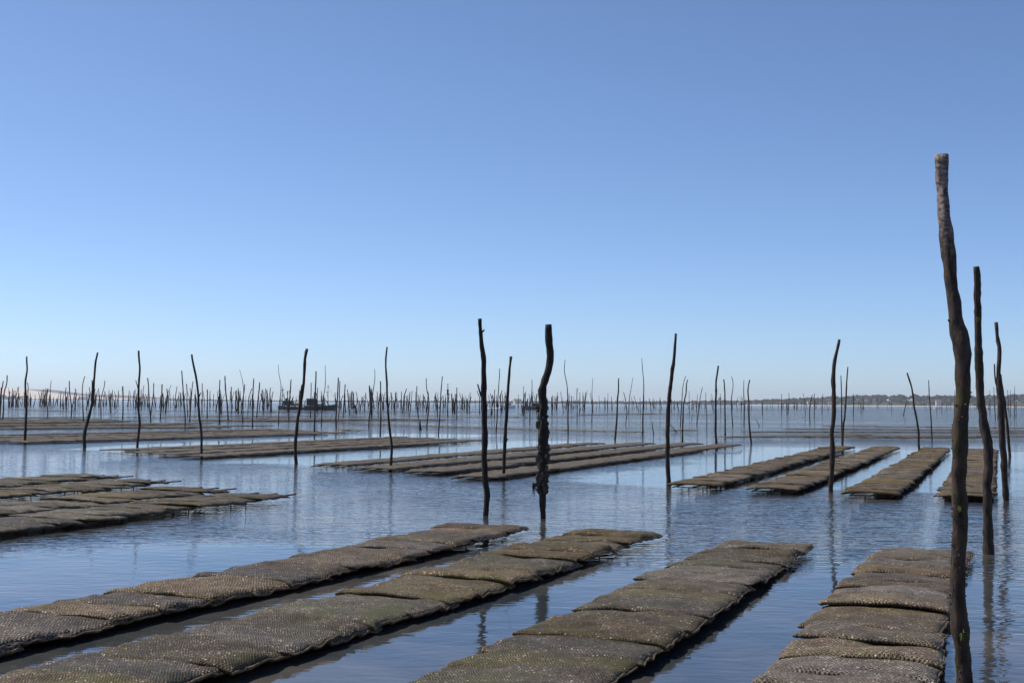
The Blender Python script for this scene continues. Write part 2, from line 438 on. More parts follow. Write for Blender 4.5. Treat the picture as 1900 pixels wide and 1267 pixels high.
ridge('wooded_ridge', [(-600, 727), (-200, 724), (40, 722.5), (62, 722), (100, 723.0), (116, 724.5), (135, 728), (160, 730.5), (200, 732), (240, 733.5), (300, 737.5), (360, 740), (480, 743)], 6600, 380, M['scrub'], 1.0)

# houses on the far shore
def house(x, yb, Y, w_, d_, h_, label, roof=True, group='houses on the far shore'):
    p = on_y(x, yb, Y)
    r = empty('house', (p.x, p.y, max(0.6, p.z)), rnd.uniform(-0.5, 0.5))
    wl = MB().box(-w_ / 2, w_ / 2, -d_ / 2, d_ / 2, -6, h_).build('wall', M['house'], r)
    rb = MB(); e = 0.4; hh = h_ + w_ * 0.22
    rb.v = [(-w_ / 2 - e, -d_ / 2 - e, h_), (w_ / 2 + e, -d_ / 2 - e, h_), (w_ / 2 + e, d_ / 2 + e, h_), (-w_ / 2 - e, d_ / 2 + e, h_), (-w_ / 2 - e, 0, hh), (w_ / 2 + e, 0, hh)]
    rb.f = [(0, 1, 5, 4), (2, 3, 4, 5), (0, 4, 3), (1, 2, 5), (3, 2, 1, 0)]
    rb.build('roof', M['roof'], r)
    for k in range(3):
        cx = -w_ / 2 + w_ * (k + 0.5) / 3
        MB().box(cx - 0.5, cx + 0.5, -d_ / 2 - 0.06, -d_ / 2 + 0.05, h_ * 0.45, h_ * 0.8).build('window' if k != 1 else 'door', M['glass'], wl)
    tag(r, label, 'house', group)
hl = 'small pale house with tiled roof among the far shore trees'
for (x, yb) in ((1284, 750.5), (1296, 749.5), (1309, 750), (1323, 751), (1372, 750), (1449, 749.5), (1500, 747), (1537, 744.5), (1541, 749), (1592, 743.5), (1607, 745), (1622, 744.5), (1650, 747), (1700, 748), (1858, 747)):
    Y, h = interp(SHORE, x)
    house(x, yb, Y - 4 + (752 - yb) * 12, rnd.uniform(4.5, 7), 5, rnd.uniform(2.4, 3.2), hl)
house(1741, 746.5, 2390, 8, 6, 3.2, 'broad tan house standing just above the beach behind the moored boat', group=None)
for x in (139, 150, 158, 166, 176, 205, 960):
    Y, h = interp(SHORE, x)
    house(x, 740.2 if x < 500 else 748.5, Y - 14, rnd.uniform(8, 16), 8, rnd.uniform(4, 6), 'low pale house on the flat shore at the foot of the dune' if x < 500 else 'pale house on the far shore behind the white motorboat', group='houses below the dune' if x < 500 else None)
# water tower
p = on_y(1335, 748, 2650)
t = empty('water_tower', (p.x, p.y, 0))
MB().tube([(0, 0, 0), (0, 0, 9)], [2.2, 1.8], 12).build('shaft', M['house'], t)
MB().tube([(0, 0, 9), (0, 0, 10.5), (0, 0, 14.5), (0, 0, 15)], [1.9, 3.2, 3.2, 2.6], 14).build('tank', M['house'], t)
tag(t, 'pale water tower rising above the far woods', 'tower')

# ================================================================ OYSTER BAGS AND TRESTLES
def bag_shape(seed, nx, ny, L=0.96, W=0.62, amp=1.0, tilt=1.0):
    vs, fs = [], []
    S = Vector((seed * 3.17, seed * 1.31, seed * 0.77))
    drop = [rnd.uniform(0.5, 1.3), rnd.uniform(0.7, 1.7)]; tl = rnd.uniform(0.6, 1.4) * tilt
    def mid(x, y):
        a, b_ = 2 * x / L, 2 * y / W
        z = -0.016 * b_ * tl                                        # near long edge lies on the neighbour
        z += 0.026 * amp * noise.noise(Vector((x * 2.6, y * 2.6, 7)) + S)
        z -= (0.012 * abs(a) ** 4 + 0.006 * abs(a) ** 14) * drop[0 if a < 0 else 1]
        z += 0.026 * abs(a) ** 8 * noise.noise(Vector((a * 3, y * 11, 1)) + S)
        z += 0.009 * abs(b_) ** 8 * noise.noise(Vector((x * 5, b_ * 2, 4)) + S)
        return z
    top = {}
    edge_w = 0.11 if nx > 10 else 0.05
    for j in range(ny + 1):
        for i in range(nx + 1):
            s = i / nx; s = s - edge_w * math.sin(2 * math.pi * s)
            q = j / ny; q = q - edge_w * math.sin(2 * math.pi * q)
            x = (s - 0.5) * L; y = (q - 0.5) * W
            a, b_ = 2 * x / L, 2 * y / W
            pil = (1 - abs(a) ** 30) * (1 - abs(b_) ** 18)
            lump = 0.42 + 0.95 * noise.noise(Vector((x * 3.0, y * 4.2, 0)) + S) + 0.55 * noise.noise(Vector((x * 7, y * 9, 2)) + S)
            th = pil * (0.012 + 0.030 * amp * max(0.0, lump))
            ox = abs(a) ** 9 * 0.022 * noise.noise(Vector((a * 2, y * 9, 9)) + S)
            oy = abs(b_) ** 9 * 0.03 * noise.noise(Vector((x * 5, b_ * 2, 12)) + S)
            top[i, j] = len(vs); vs.append((x + ox, y + oy, mid(x, y) + th))
    bot = {}
    for j in range(ny + 1):
        for i in range(nx + 1):
            if i in (0, nx) or j in (0, ny):
                X = vs[top[i, j]]
                bot[i, j] = len(vs); vs.append((X[0] * 0.992, X[1] * 0.992, X[2] - 0.010))
    for j in range(1, ny):
        for i in range(1, nx):
            X = vs[top[i, j]]
            bot[i, j] = len(vs); vs.append((X[0], X[1], mid(X[0], X[1]) - 0.022))
    for j in range(ny):
        for i in range(nx):
            fs.append((top[i, j], top[i + 1, j], top[i + 1, j + 1], top[i, j + 1]))
            fs.append((bot[i, j], bot[i, j + 1], bot[i + 1, j + 1], bot[i + 1, j]))
    rim = [(i, 0) for i in range(nx)] + [(nx, j) for j in range(ny)] + [(i, ny) for i in range(nx, 0, -1)] + [(0, j) for j in range(ny, 0, -1)]
    for k in range(len(rim)):
        a, b_ = rim[k], rim[(k + 1) % len(rim)]
        fs.append((top[a], bot[a], bot[b_], top[b_]))
    return vs, fs
BAGZ = 0.082
KS = 1.024
def bag_obj(me_or_shape, m, u, v, z, label, group, rot=0.0):
    if isinstance(me_or_shape, tuple):
        o = mesh_obj('oyster_bag', me_or_shape[0], me_or_shape[1], m)
    else:
        o = bpy.data.objects.new('oyster_bag', me_or_shape); col.objects.link(o)
    o.location = uvp(u, v, z)
    o.rotation_euler = (rnd.gauss(0, 0.009), rnd.gauss(0, 0.009), -TH + rot)
    o.scale = (rnd.uniform(0.96, 1.03), rnd.uniform(0.96, 1.05), rnd.uniform(0.85, 1.2))
    return tag(o, label, 'oyster bag', group)
# foreground rows: v centre, far end u, start u, spacing, net
FG = [(-5.80, 14.68, 5.6, 0.515, 'bag_coarse', 'row that ends beside the shell-crusted pole', 'far'),
      (-4.22, 14.62, 4.9, 0.55, 'bag_fine', 'third row from the tallest pole', 'far'),
      (-2.47, 14.05, 4.9, 0.55, 'bag_fine', 'second row from the tallest pole', 'far'),
      (-0.93, 14.05, 4.9, 0.50, 'bag_coarse', 'row alongside the tallest pole', 'far')]
FG = [(a * KS, b_ * KS, c * KS, d * KS, e, f_, g) for a, b_, c, d, e, f_, g in FG]
DRIFT = (-0.20, -0.24, -0.04, 0.03)
seed = 1
for ri, (v, u1, u0, sp, mt, rowname, _) in enumerate(FG):
    u = u1 - 0.3; k = 1
    while u > u0:
        L_ = 0.90 if ri == 3 else 0.97
        sh = bag_shape(seed, 26, 16, L=L_, W=sp + 0.18, amp=0.68, tilt=0.6)
        o = bag_obj(sh, M[mt], u + rnd.gauss(0, 0.012), v + rnd.gauss(0, 0.011) + 0.03 * math.sin(u * 0.7 + ri) + DRIFT[ri] * (u1 - u) / 8.0, BAGZ + rnd.gauss(0, 0.006),
                    'mesh oyster bag, %s from the channel end, %s' % (ordinal(k), rowname), 'oyster bags in the foreground rows', rnd.gauss(0, 0.026))
        nx_, ny_ = 26, 16                       # folded, wired ends of the bag
        for side, i0 in (('end_fold', nx_), ('end_fold', 0)):
            line = [Vector(sh[0][j * (nx_ + 1) + i0]) - Vector((0, 0, 0.004)) for j in range(ny_ + 1)]
            MB().tube(line, [0.008 * rnd.uniform(0.6, 1.3) for _ in line], 6, 0.3, seed).build(side, M['fold'], o, True)
        if ri == 1 and k == 12:
            o.data.materials[0] = bag_material('bag_net_algae', 0.014, (0.150, 0.12, 0.07), 0.8, 0.9)
            o['label'] = 'mesh oyster bag with a bright green algae film, third row from the tallest pole'
        u -= sp; k += 1; seed += 1
# shared shapes for the further rows
VAR = []
for i in range(10):
    s = bag_shape(200 + i, 16, 10, L=1.22, W=0.76, amp=0.75, tilt=0.8)
    o = mesh_obj('tmp', s[0], s[1], M['bag_dark']); VAR.append(o.data); bpy.data.objects.remove(o)
VARR = []
for i in range(10):
    s = bag_shape(300 + i, 14, 8, L=0.93, W=0.72, amp=0.55, tilt=0.55)
    o = mesh_obj('tmp', s[0], s[1], M['bag_far']); VARR.append(o.data); bpy.data.objects.remove(o)
LEFT = [(-10.95, 17.75, 10.8, 'channel-side row'), (-12.5, 18.5, 12.6, 'second row from the channel'), (-14.5, 19.85, 15.2, 'third row from the channel'), (-16.2, 20.75, 17.2, 'fourth row from the channel')]
LEFT = [(a * KS, b_ * KS, c * KS, d) for a, b_, c, d in LEFT]
for ri, (v, u1, u0, rn) in enumerate(LEFT):
    u = u1 - 0.3; k = 1
    while u > u0:
        bag_obj(rnd.choice(VAR), None, u + rnd.gauss(0, 0.02), v + rnd.gauss(0, 0.03), BAGZ + 0.02 + rnd.gauss(0, 0.01),
                'oyster bag, %s from the jutting bare rails, %s of that bed' % (ordinal(k), rn), 'oyster bags in the bed with jutting rails', rnd.gauss(0, 0.05))
        u -= 0.575; k += 1
RIGHT = [(-5.45, 23.3, 47.4, 'first row from the pole at the bed corner'), (-3.98, 22.9, 47.6, 'second row from the pole at the bed corner'),
         (-2.32, 22.5, 47.0, 'third row from the pole at the bed corner'), (-0.88, 22.5, 47.2, 'fourth row from the pole at the bed corner')]
RIGHT = [(a * KS, b_ * KS, c * KS, d) for a, b_, c, d in RIGHT]
for ri, (v, u0, u1, rn) in enumerate(RIGHT):
    u = u0 + 0.3; k = 1
    while u < u1:
        drift = -0.42 * (u - u0) / (u1 - u0)
        bag_obj(rnd.choice(VARR), None, u + rnd.gauss(0, 0.015), v + drift + rnd.gauss(0, 0.022), BAGZ + 0.02 + rnd.gauss(0, 0.007),
                'oyster bag, %s from the channel end, %s' % (ordinal(k), rn), 'oyster bags in the bed beyond the channel', rnd.gauss(0, 0.03))
        u += 0.56; k += 1
# the remaining rows, too many to lift out singly
LOW = [bag_shape(400 + i, 8, 5, L=0.95, W=0.72, amp=0.45, tilt=0.2) for i in range(8)]
LOWER = [bag_shape(500 + i, 4, 3, L=0.95, W=0.9, amp=0.4, tilt=0.0) for i in range(6)]
mb = MB()
def row_between(P, Q, shapes, sp, z=BAGZ, wscale=1.0, gap=0.0):
    d = (Q - P); ln = d.length; d.normalize()
    ang = math.atan2(d.y, d.x) - math.pi / 2
    n = int(ln / sp)
    for i in range(n):
        if gap and noise.noise(Vector((P.x + i * 0.13, P.y, 0))) > gap: continue
        p = P + d * (i * sp)
        s = rnd.choice(shapes)
        mb.add(s[0], s[1], Matrix.Translation((p.x + rnd.gauss(0, 0.02), p.y + rnd.gauss(0, 0.02), z + rnd.gauss(0, 0.004))) @ Matrix.Rotation(ang + rnd.gauss(0, 0.03), 4, 'Z') @ Matrix.Diagonal((wscale, sp / 0.55, 1.0, 1.0)))
MID = [(-10.0, 24.7, 48.6), (-11.6, 25.9, 49.2), (-13.15, 26.7, 48.4), (-14.75, 27.7, 47.5)]
MID = [(a * KS, b_ * KS, c * KS) for a, b_, c in MID]
for v, a, b_ in MID: row_between(uvp(a, v), uvp(b_, v + 0.15), LOW, 0.55)
for v, a, b_ in ((-20.2, 30.2, 48.6), (-21.55, 30.8, 49.3), (-22.9, 31.6, 50.0), (-24.3, 32.3, 50.4)):
    row_between(uvp(a * KS, v * KS), uvp(b_ * KS, (v + 0.5) * KS), LOW, 0.56)
for x0, y0, x1, y1 in ((40, 817.5, 640, 800.5), (-60, 817.5, 600, 799.3), (-60, 814.0, 590, 798.0), (-60, 810.5, 560, 796.6), (-60, 806.5, 520, 794.8)):
    row_between(on_z(x0, y0, 0.12) + Vector((0, 0.5, 0)), on_z(x1, y1, 0.12) + Vector((0, 0.5, 0)), LOW, 0.56)
for x0, y0, x1, y1 in ((-60, 794, 446, 791.5), (-60, 789, 380, 786.5), (-60, 784, 255, 781.5), (-60, 781, 240, 779.5), (-60, 775.5, 118, 774),
                       (215, 773.5, 560, 773.5), (330, 771, 750, 772.5), (365, 780, 640, 779.5), (480, 777.5, 835, 778.5),
                       (300, 762, 620, 764), (420, 764, 790, 765.5), (500, 761, 900, 764), (623, 783.5, 905, 793), (905, 793.2, 1205, 801.3),
                       (760, 771, 925, 773.5), (905, 772, 1000, 774), (1018, 772, 1082, 773.2), (1080, 769, 1215, 766.8), (1200, 767.8, 1328, 768.8),
                       (1360, 760.5, 1960, 760.8), (1340, 757.5, 1960, 758.0), (1540, 789.5, 1960, 794), (1400, 800, 1960, 801.5), (1470, 795, 1960, 798.5),
                       (1351, 809.5, 1620, 806), (1425, 808.5, 1960, 808.5), (1600, 811, 1845, 811), (1250, 797.5, 1300, 797.5), (20, 759, 120, 761.5), (55, 760.5, 150, 762.5), (640, 797, 690, 798)):
    P, Q = on_z(x0, y0, 0.1), on_z(x1, y1, 0.1)
    far = (P.y + Q.y) / 2
    for kk in range(1, 4 if 774 < y0 < 812 and far < 130 and x0 < 600 else 1):
        row_between(P + Vector((rnd.uniform(-3, 3), 1.45 * kk, 0)), Q + Vector((rnd.uniform(-3, 3), 1.45 * kk, 0)), LOWER, 0.75, z=0.10, gap=0.5)
    row_between(P, Q, LOWER, 0.7 if far < 130 else 1.6, z=0.09, gap=0.55, wscale=1.0 if far < 130 else 1.2)
tag(mb.build('oyster_bag_rows', M['bag_far'], smooth=True), 'long low rows of oyster bags stretching across the tidal flat', 'oyster bags', kind='stuff')

# steel trestles under the bags
def make_trestle(name='oyster_trestle'):
    t = empty(name)
    for x in (-0.34, 0, 0.34):
        MB().tube([(x, -1.5, 0.034), (x, 1.5, 0.034)], [0.012, 0.012], 6).build('rail', M['steel'], t)
    for y in (-1.15, 0.35):
        MB().tube([(-0.36, y, 0.018), (0.36, y, 0.018)], [0.008, 0.008], 6).build('crossbar', M['steel'], t)
        for x in (-0.13, 0.13):
            MB().tube([(x, y + 0.012, 0.018), (x * 1.03, y + 0.012, -0.34)], [0.009, 0.009], 6).build('leg', M['steel'], t)
    return t
proto = make_trestle(); first = [True]
def trestle(u, v, label, group, rot=0.0, z=0.0):
    if first[0]: o = proto; first[0] = False
    else: o = copy_tree(proto)
    o.location = uvp(u, v, z); o.rotation_euler = (0, 0, -TH + rot)
    tag(o, label, 'trestle', group)
for ri, (v, u1, u0, sp, mt, rn, _) in enumerate(FG):
    for k in range(3):
        trestle(u1 - 1.55 - 3.02 * k + (0.12 if ri == 0 and k == 0 else 0), v + DRIFT[ri] * (1.55 + 3.02 * k) / 8.0, 'rusty steel trestle, %s from the channel end, %s' % (ordinal(k + 1), rn), 'trestles under the foreground rows', rot=math.atan(DRIFT[ri] / 8.0))
for ri, (v, u1, u0, rn) in enumerate(LEFT):
    for k in range(2 if ri < 2 else 1):
        trestle(u1 - 0.72 - 3.02 * k, v, 'rusty trestle with bare rail ends jutting out, %s' % rn if k == 0 else 'bag-covered trestle behind the jutting rails, %s' % rn, 'trestles of the bed with jutting rails', z=0.035)
for ri, (v, u0, u1, rn) in enumerate(RIGHT):
    for k in range(2):
        trestle(u0 + 1.42 + 3.02 * k, v - 0.05 * k, 'rusty trestle %s from the channel end, %s' % (ordinal(k + 1), rn), 'trestles of the bed beyond the channel', z=0.02)
for ri, (v, a, b_) in enumerate(MID):
    trestle(a + 0.75, v, 'rusty trestle with its rails poking out from the long parallel rows', 'trestles of the long middle bed', z=0.01)

# ================================================================ POLES
def resample(pts, wid, step):
    out, wo = [pts[0]], [wid[0]]
    for a, b_, wa, wb in zip(pts, pts[1:], wid, wid[1:]):
        n = max(1, int((b_ - a).length / step))
        for i in range(1, n + 1):
            t = i / n; out.append(a.lerp(b_, t)); wo.append(wa + (wb - wa) * t)
    return out, wo
def smooth_pts(p, n=2):
    for _ in range(n):
        p = [p[0]] + [(p[i - 1] + p[i] * 2 + p[i + 1]) / 4 for i in range(1, len(p) - 1)] + [p[-1]]
    return p
pole_i = 0
def pole(px, wpx, label, group=None, m='bark', k=6, step=0.25, jag=0.08, branches=(), cat='pole', base=None, name='wooden_pole', knots=()):
    """px: photo points from the top down to the waterline; wpx: widths in photo pixels (same length, or two)."""
    global pole_i
    pole_i += 1
    bp = base or px[-1]
    B = on_z(bp[0], bp[1], 0.0)
    Y = B.y
    sc = Y / FPX
    if len(wpx) == 2:
        n = len(px); tot = px[-1][1] - px[0][1]
        wpx = [wpx[0] + (wpx[1] - wpx[0]) * (p[1] - px[0][1]) / max(1e-6, tot) for p in px]
    ph = rnd.uniform(0, 6.28)
    def P3(p):
        q = on_y(p[0], p[1], Y)
        return on_y(p[0], p[1], Y + 0.05 * max(0.0, q.z) * math.sin(q.z * 1.3 + ph))
    pts = [P3(p) for p in px]
    if base: pts.append(on_y(base[0], base[1], Y)); wpx = list(wpx) + [wpx[-1]]
    rad = [max(0.006, x * sc / 2) for x in wpx]
    low = pts[-1] + (pts[-1] - pts[-2]).normalized() * 0.34 if (pts[-1] - pts[-2]).length > 1e-4 else pts[-1] - Vector((0, 0, 0.34))
    low.z = -0.32
    pts.append(low); rad.append(rad[-1])
    pts, rad = resample(pts, rad, step)
    pts = smooth_pts(pts, 2)
    # knots and burrs on the bark
    sd = pole_i * 3.7
    rad = [r * (1 + 0.30 * max(0, noise.noise(Vector((sd, p.z * 4.3, 0)))) + 0.14 * noise.noise(Vector((sd, p.z * 13, 3)))) for r, p in zip(rad, pts)]
    pts = [p + Vector((noise.noise(Vector((sd, p.z * 5.1, 7))), noise.noise(Vector((sd, p.z * 5.1, 9))), 0)) * r * 0.28 if p.z > 0 else p for p, r in zip(pts, rad)]
    org = Vector((B.x, B.y, 0))
    mbp = MB().tube([p - org for p in pts], rad, k, jag, sd)
    o = mesh_obj(name, mbp.v, mbp.f, M[m], smooth=True, loc=org)
    tag(o, label, cat, group)
    for bpx, bw in branches:
        q = [P3(p) - org for p in bpx]
        r = [max(0.004, x * sc / 2) for x in (bw if len(bw) == len(q) else [bw[0] + (bw[-1] - bw[0]) * i / (len(q) - 1) for i in range(len(q))])]
        q, r = resample(q, r, step * 0.6)
        MB().tube(q, r, max(5, k - 2), jag, sd + 5).build('branch_stub', M[m], o, smooth=True)
    return o, P3, org, sc
def cr(ox, oy, s):
    return lambda *pts: [(ox + x / s, oy + y / s) for x, y in pts]
def sw(s, *ws): return [x / s for x in ws]
A, Bc, Cc, Dc, Ec = (cr(x, 640, 5.759) for x in (0, 300, 600, 900, 1200))
Fc = cr(1500, 640, 4.75)
S1 = 5.759

# --- the nearest poles
c8, cl = cr(1650, 270, 3.092), cr(1700, 640, 2.02)
p8 = c8((302, 58), (308, 130), (310, 200), (313, 350), (318, 480), (335, 600), (352, 750), (368, 900), (386, 1030), (408, 1120)) + \
     cl((170, 10), (177, 60), (178, 130), (178, 190), (170, 245), (163, 300), (160, 400), (160, 500), (160, 650), (158, 780), (157, 900), (160, 975), (168, 1040), (172, 1090), (178, 1180), (184, 1290))
w8 = sw(3.092, 76, 70, 68, 66, 68, 72, 70, 74, 84, 100) + sw(2.02, 64, 56, 54, 52, 52, 53, 53, 53, 53, 52, 50, 54, 66, 58, 56, 58)
o8, P3, org, sc = pole(p8, w8, 'tallest stoutest pole, pale bark at the sawn top, mossy and dark below', None, 'bark_pale', 24, 0.035, 0.22,
                       branches=[(c8((428, 1200), (436, 1150), (447, 1125), (449, 1100)), sw(3.092, 60, 44, 24, 8)), (c8((268, 72), (275, 85), (285, 92)), sw(3.092, 12, 20, 26)), (c8((336, 1000), (345, 1003), (360, 1008)), sw(3.092, 8, 20, 30))])
def tufts(o, P3, org, px, n, size, m, name, spread):
    for i in range(n):
        p = P3((px[0] + rnd.gauss(0, spread), px[1] + rnd.gauss(0, spread))) - org
        p.y -= 0.035
        mbt = MB()
        for k in range(7):
            d = Vector((rnd.gauss(0, 0.6), -rnd.uniform(0.1, 0.7), rnd.uniform(-1, 0.5))).normalized() * size * rnd.uniform(0.5, 1)
            mbt.tube([p, p + d * 0.5, p + d + Vector((0, 0, -size * 0.3))], [0.005, 0.004, 0.0015], 4)
        mbt.build(name, m, o)
tufts(o8, P3, org, (1783, 1167), 2, 0.045, M['weed'], 'weed_tuft', 4)
tufts(o8, P3, org, (1778, 940), 1, 0.03, M['weed'], 'weed_tuft', 3)
mbb = MB()                                     # barnacle crust, too small to pick apart
for i in range(300):
    t = rnd.uniform(0.30, 1.0); yy = 480 + (1290 - 480) * t
    for a_, b_ in zip(p8, p8[1:]):
        if a_[1] <= yy <= b_[1]: break
    tt = (yy - a_[1]) / max(1e-6, b_[1] - a_[1]); cx = a_[0] + (b_[0] - a_[0]) * tt
    c = P3((cx, yy)) - org; an = rnd.uniform(0, 6.28); rr = 0.036
    q = c + Vector((math.cos(an) * rr, math.sin(an) * rr, 0)); s_ = rnd.uniform(0.003, 0.007)
    mbb.tube([q - Vector((math.cos(an), math.sin(an), 0)) * s_, q + Vector((math.cos(an), math.sin(an), 0)) * s_ * 1.2], [s_ * 1.3, s_ * 0.6], 5)
tag(mbb.build('barnacle_crust', M['shell'], o8), kind='stuff')
p9 = c8((500, 695), (503, 770), (505, 850), (507, 1000), (512, 1150)) + cl((232, 0), (237, 100), (243, 200), (257, 300), (272, 380), (272, 430), (265, 520), (265, 600), (269, 700), (274, 784))
w9 = sw(3.092, 36, 38, 39, 40, 42) + sw(2.02, 28, 29, 30, 33, 36, 35, 31, 32, 36, 37)
o9, P3, org, sc = pole(p9, w9, 'smooth bowed pole standing just behind the tallest pole', None, 'bark', 18, 0.04, 0.18)
tufts(o9, P3, org, (1813, 590), 2, 0.05, M['weed'], 'weed_tuft', 2)
cz = cr(1720, 560, 6.333)
p10 = cz((812, 242), (820, 400), (838, 460), (858, 530), (850, 640), (843, 760), (840, 880), (842, 960), (852, 1080), (872, 1200)) + cl((318, 225), (318, 260), (322, 350), (328, 430), (332, 500), (337, 582))
w10 = sw(6.333, 42, 36, 50, 46, 48, 46, 54, 62, 68, 74) + sw(2.02, 25, 24, 24, 23, 22, 20)
pole(p10, w10, 'kinked forked pole with a knotty side limb beside the end of the bag row', None, 'bark', 14, 0.08, 0.10,
     branches=[(cz((792, 730), (797, 860), (808, 945), (830, 1010)), sw(6.333, 16, 18, 20, 24)), (cz((905, 1230), (915, 1180), (925, 1170)), sw(6.333, 40, 24, 10))])
pole(cz((862, 850), (875, 960), (892, 1080), (912, 1190)) + Fc((1735, 560), (1750, 700), (1765, 850), (1775, 980)), sw(6.333, 24, 26, 30, 34) + sw(4.75, 24, 24, 24, 24),
     'leaning pole half hidden behind the kinked forked pole', None, 'bark', 12, 0.1, 0.1)
c7 = cr(960, 590, 3.25)
p7 = c7((183, 38), (187, 110), (193, 180), (200, 230), (195, 290), (180, 350), (160, 400), (150, 440), (152, 500), (150, 560), (152, 640), (155, 760), (152, 900), (150, 1000), (150, 1080), (155, 1205))
w7 = sw(3.25, 40, 40, 41, 43, 42, 42, 46, 54, 50, 50, 52, 52, 46, 44, 36, 31)
o7, P3, org, sc = pole(p7, w7, 'thick crooked black pole crusted with oyster shells', None, 'bark_black', 18, 0.05, 0.16)
SH = []
for i in range(5):
    vs = []
    for q in ICO[0]:
        q = Vector(q); kq = 1 + 0.5 * noise.noise(q * 1.7 + Vector((i * 5.0, 2, 1)))
        vs.append((q.x * 0.030 * kq, q.y * 0.012 * kq, q.z * 0.042 * kq))
    so = mesh_obj('tmp', vs, ICO[1], M['shell'], smooth=False); SH.append(so.data); bpy.data.objects.remove(so)
for i in range(140):
    yc = rnd.choice([rnd.uniform(540, 720), rnd.uniform(760, 860), rnd.uniform(860, 1060), rnd.uniform(930, 1060)])
    for i7, (a_, b_) in enumerate(zip(p7, p7[1:])):
        if a_[1] <= 590 + yc / 3.25 <= b_[1]: break
    tt = (590 + yc / 3.25 - a_[1]) / max(1e-6, b_[1] - a_[1])
    c = P3((a_[0] + (b_[0] - a_[0]) * tt, 590 + yc / 3.25)) - org
    an = rnd.choice([rnd.uniform(2.2, 4.2), rnd.uniform(-1.0, 1.0), rnd.uniform(3.4, 6.0)])
    rr = w7[i7] * sc / 2 * rnd.uniform(1.0, 1.28)
    so = bpy.data.objects.new('oyster_shell', rnd.choice(SH)); col.objects.link(so); so.parent = o7
    so.location = c + Vector((math.cos(an) * rr, math.sin(an) * rr, 0))
    so.rotation_euler = (rnd.gauss(0, 0.5), rnd.gauss(0, 0.7), an + rnd.gauss(0, 0.6))
    s_ = rnd.uniform(0.45, 1.25); so.scale = (s_, s_, s_)
for dx in (-6, 0, 7):
    q = P3((960 + (98 + dx) / 3.25, 590 + 1010 / 3.25)) - org
    MB().tube([q, q + Vector((0.004, 0, -0.05)), q + Vector((-0.006, 0, -0.13 - 0.004 * dx))], [0.010, 0.007, 0.003], 5).build('weed_strand', M['bark_black'], o7, True)
q = P3((960 + 104 / 3.25, 590 + 1010 / 3.25)) - org
MB().tube([q + Vector((-0.03, 0, 0.02)), q + Vector((0.06, 0, 0.0)), q + Vector((0.14, 0, 0.03))], [0.02, 0.03, 0.02], 6, 0.3).build('oyster_clump', M['shell'], o7, False)
c5 = cr(860, 580, 3.17)
pole(c5((97, 35), (101, 120), (108, 200), (121, 262), (117, 340), (122, 440), (120, 540), (125, 680), (128, 800), (119, 860), (128, 980), (141, 1080), (130, 1195)), sw(3.17, 22, 22, 26, 30, 30, 30, 32, 32, 33, 32, 34, 34, 32),
     'thick knobbly black pole with one short side twig beside the shell-crusted pole', None, 'bark_black', 16, 0.06, 0.12,
     branches=[(c5((83, 420), (91, 448), (104, 492)), sw(3.17, 8, 9, 12)), (c5((123, 98), (118, 108), (108, 112)), sw(3.17, 6, 9, 14))])
pole(c5((280, 258), (274, 300), (265, 400), (256, 560), (249, 680), (243, 760), (238, 880), (236, 975)), sw(3.17, 18, 13, 15, 18, 19, 20, 19, 18),
     'slim leaning pole with a swollen foot at the corner of the long middle bed', None, 'bark_black', 12, 0.1, 0.1, branches=[(c5((262, 742), (254, 748), (246, 756)), sw(3.17, 6, 12, 20))])
ce = cr(1180, 600, 3.958)
pole(ce((293, 75), (287, 160), (279, 260), (268, 340), (258, 440), (245, 540), (239, 640), (233, 780), (232, 900), (234, 1050), (239, 1192)), sw(3.958, 18, 20, 22, 26, 27, 27, 31, 31, 30, 30, 34),
     'tall tapering pole at the corner of the bag bed beyond the channel', None, 'bark', 14, 0.08, 0.08, branches=[(ce((253, 362), (260, 368)), sw(3.958, 8, 14))])
cf = cr(1480, 610, 3.958)
pole(cf((306, 80), (292, 150), (269, 230), (263, 320), (259, 385), (265, 450), (267, 560), (270, 610), (256, 700), (249, 780), (257, 870), (259, 930), (249, 1060), (246, 1196)), sw(3.958, 19, 22, 26, 28, 34, 30, 32, 34, 31, 32, 36, 34, 33, 33),
     'reddish wavy pole in front of the short bag rows beyond the channel', None, 'bark', 14, 0.08, 0.1)
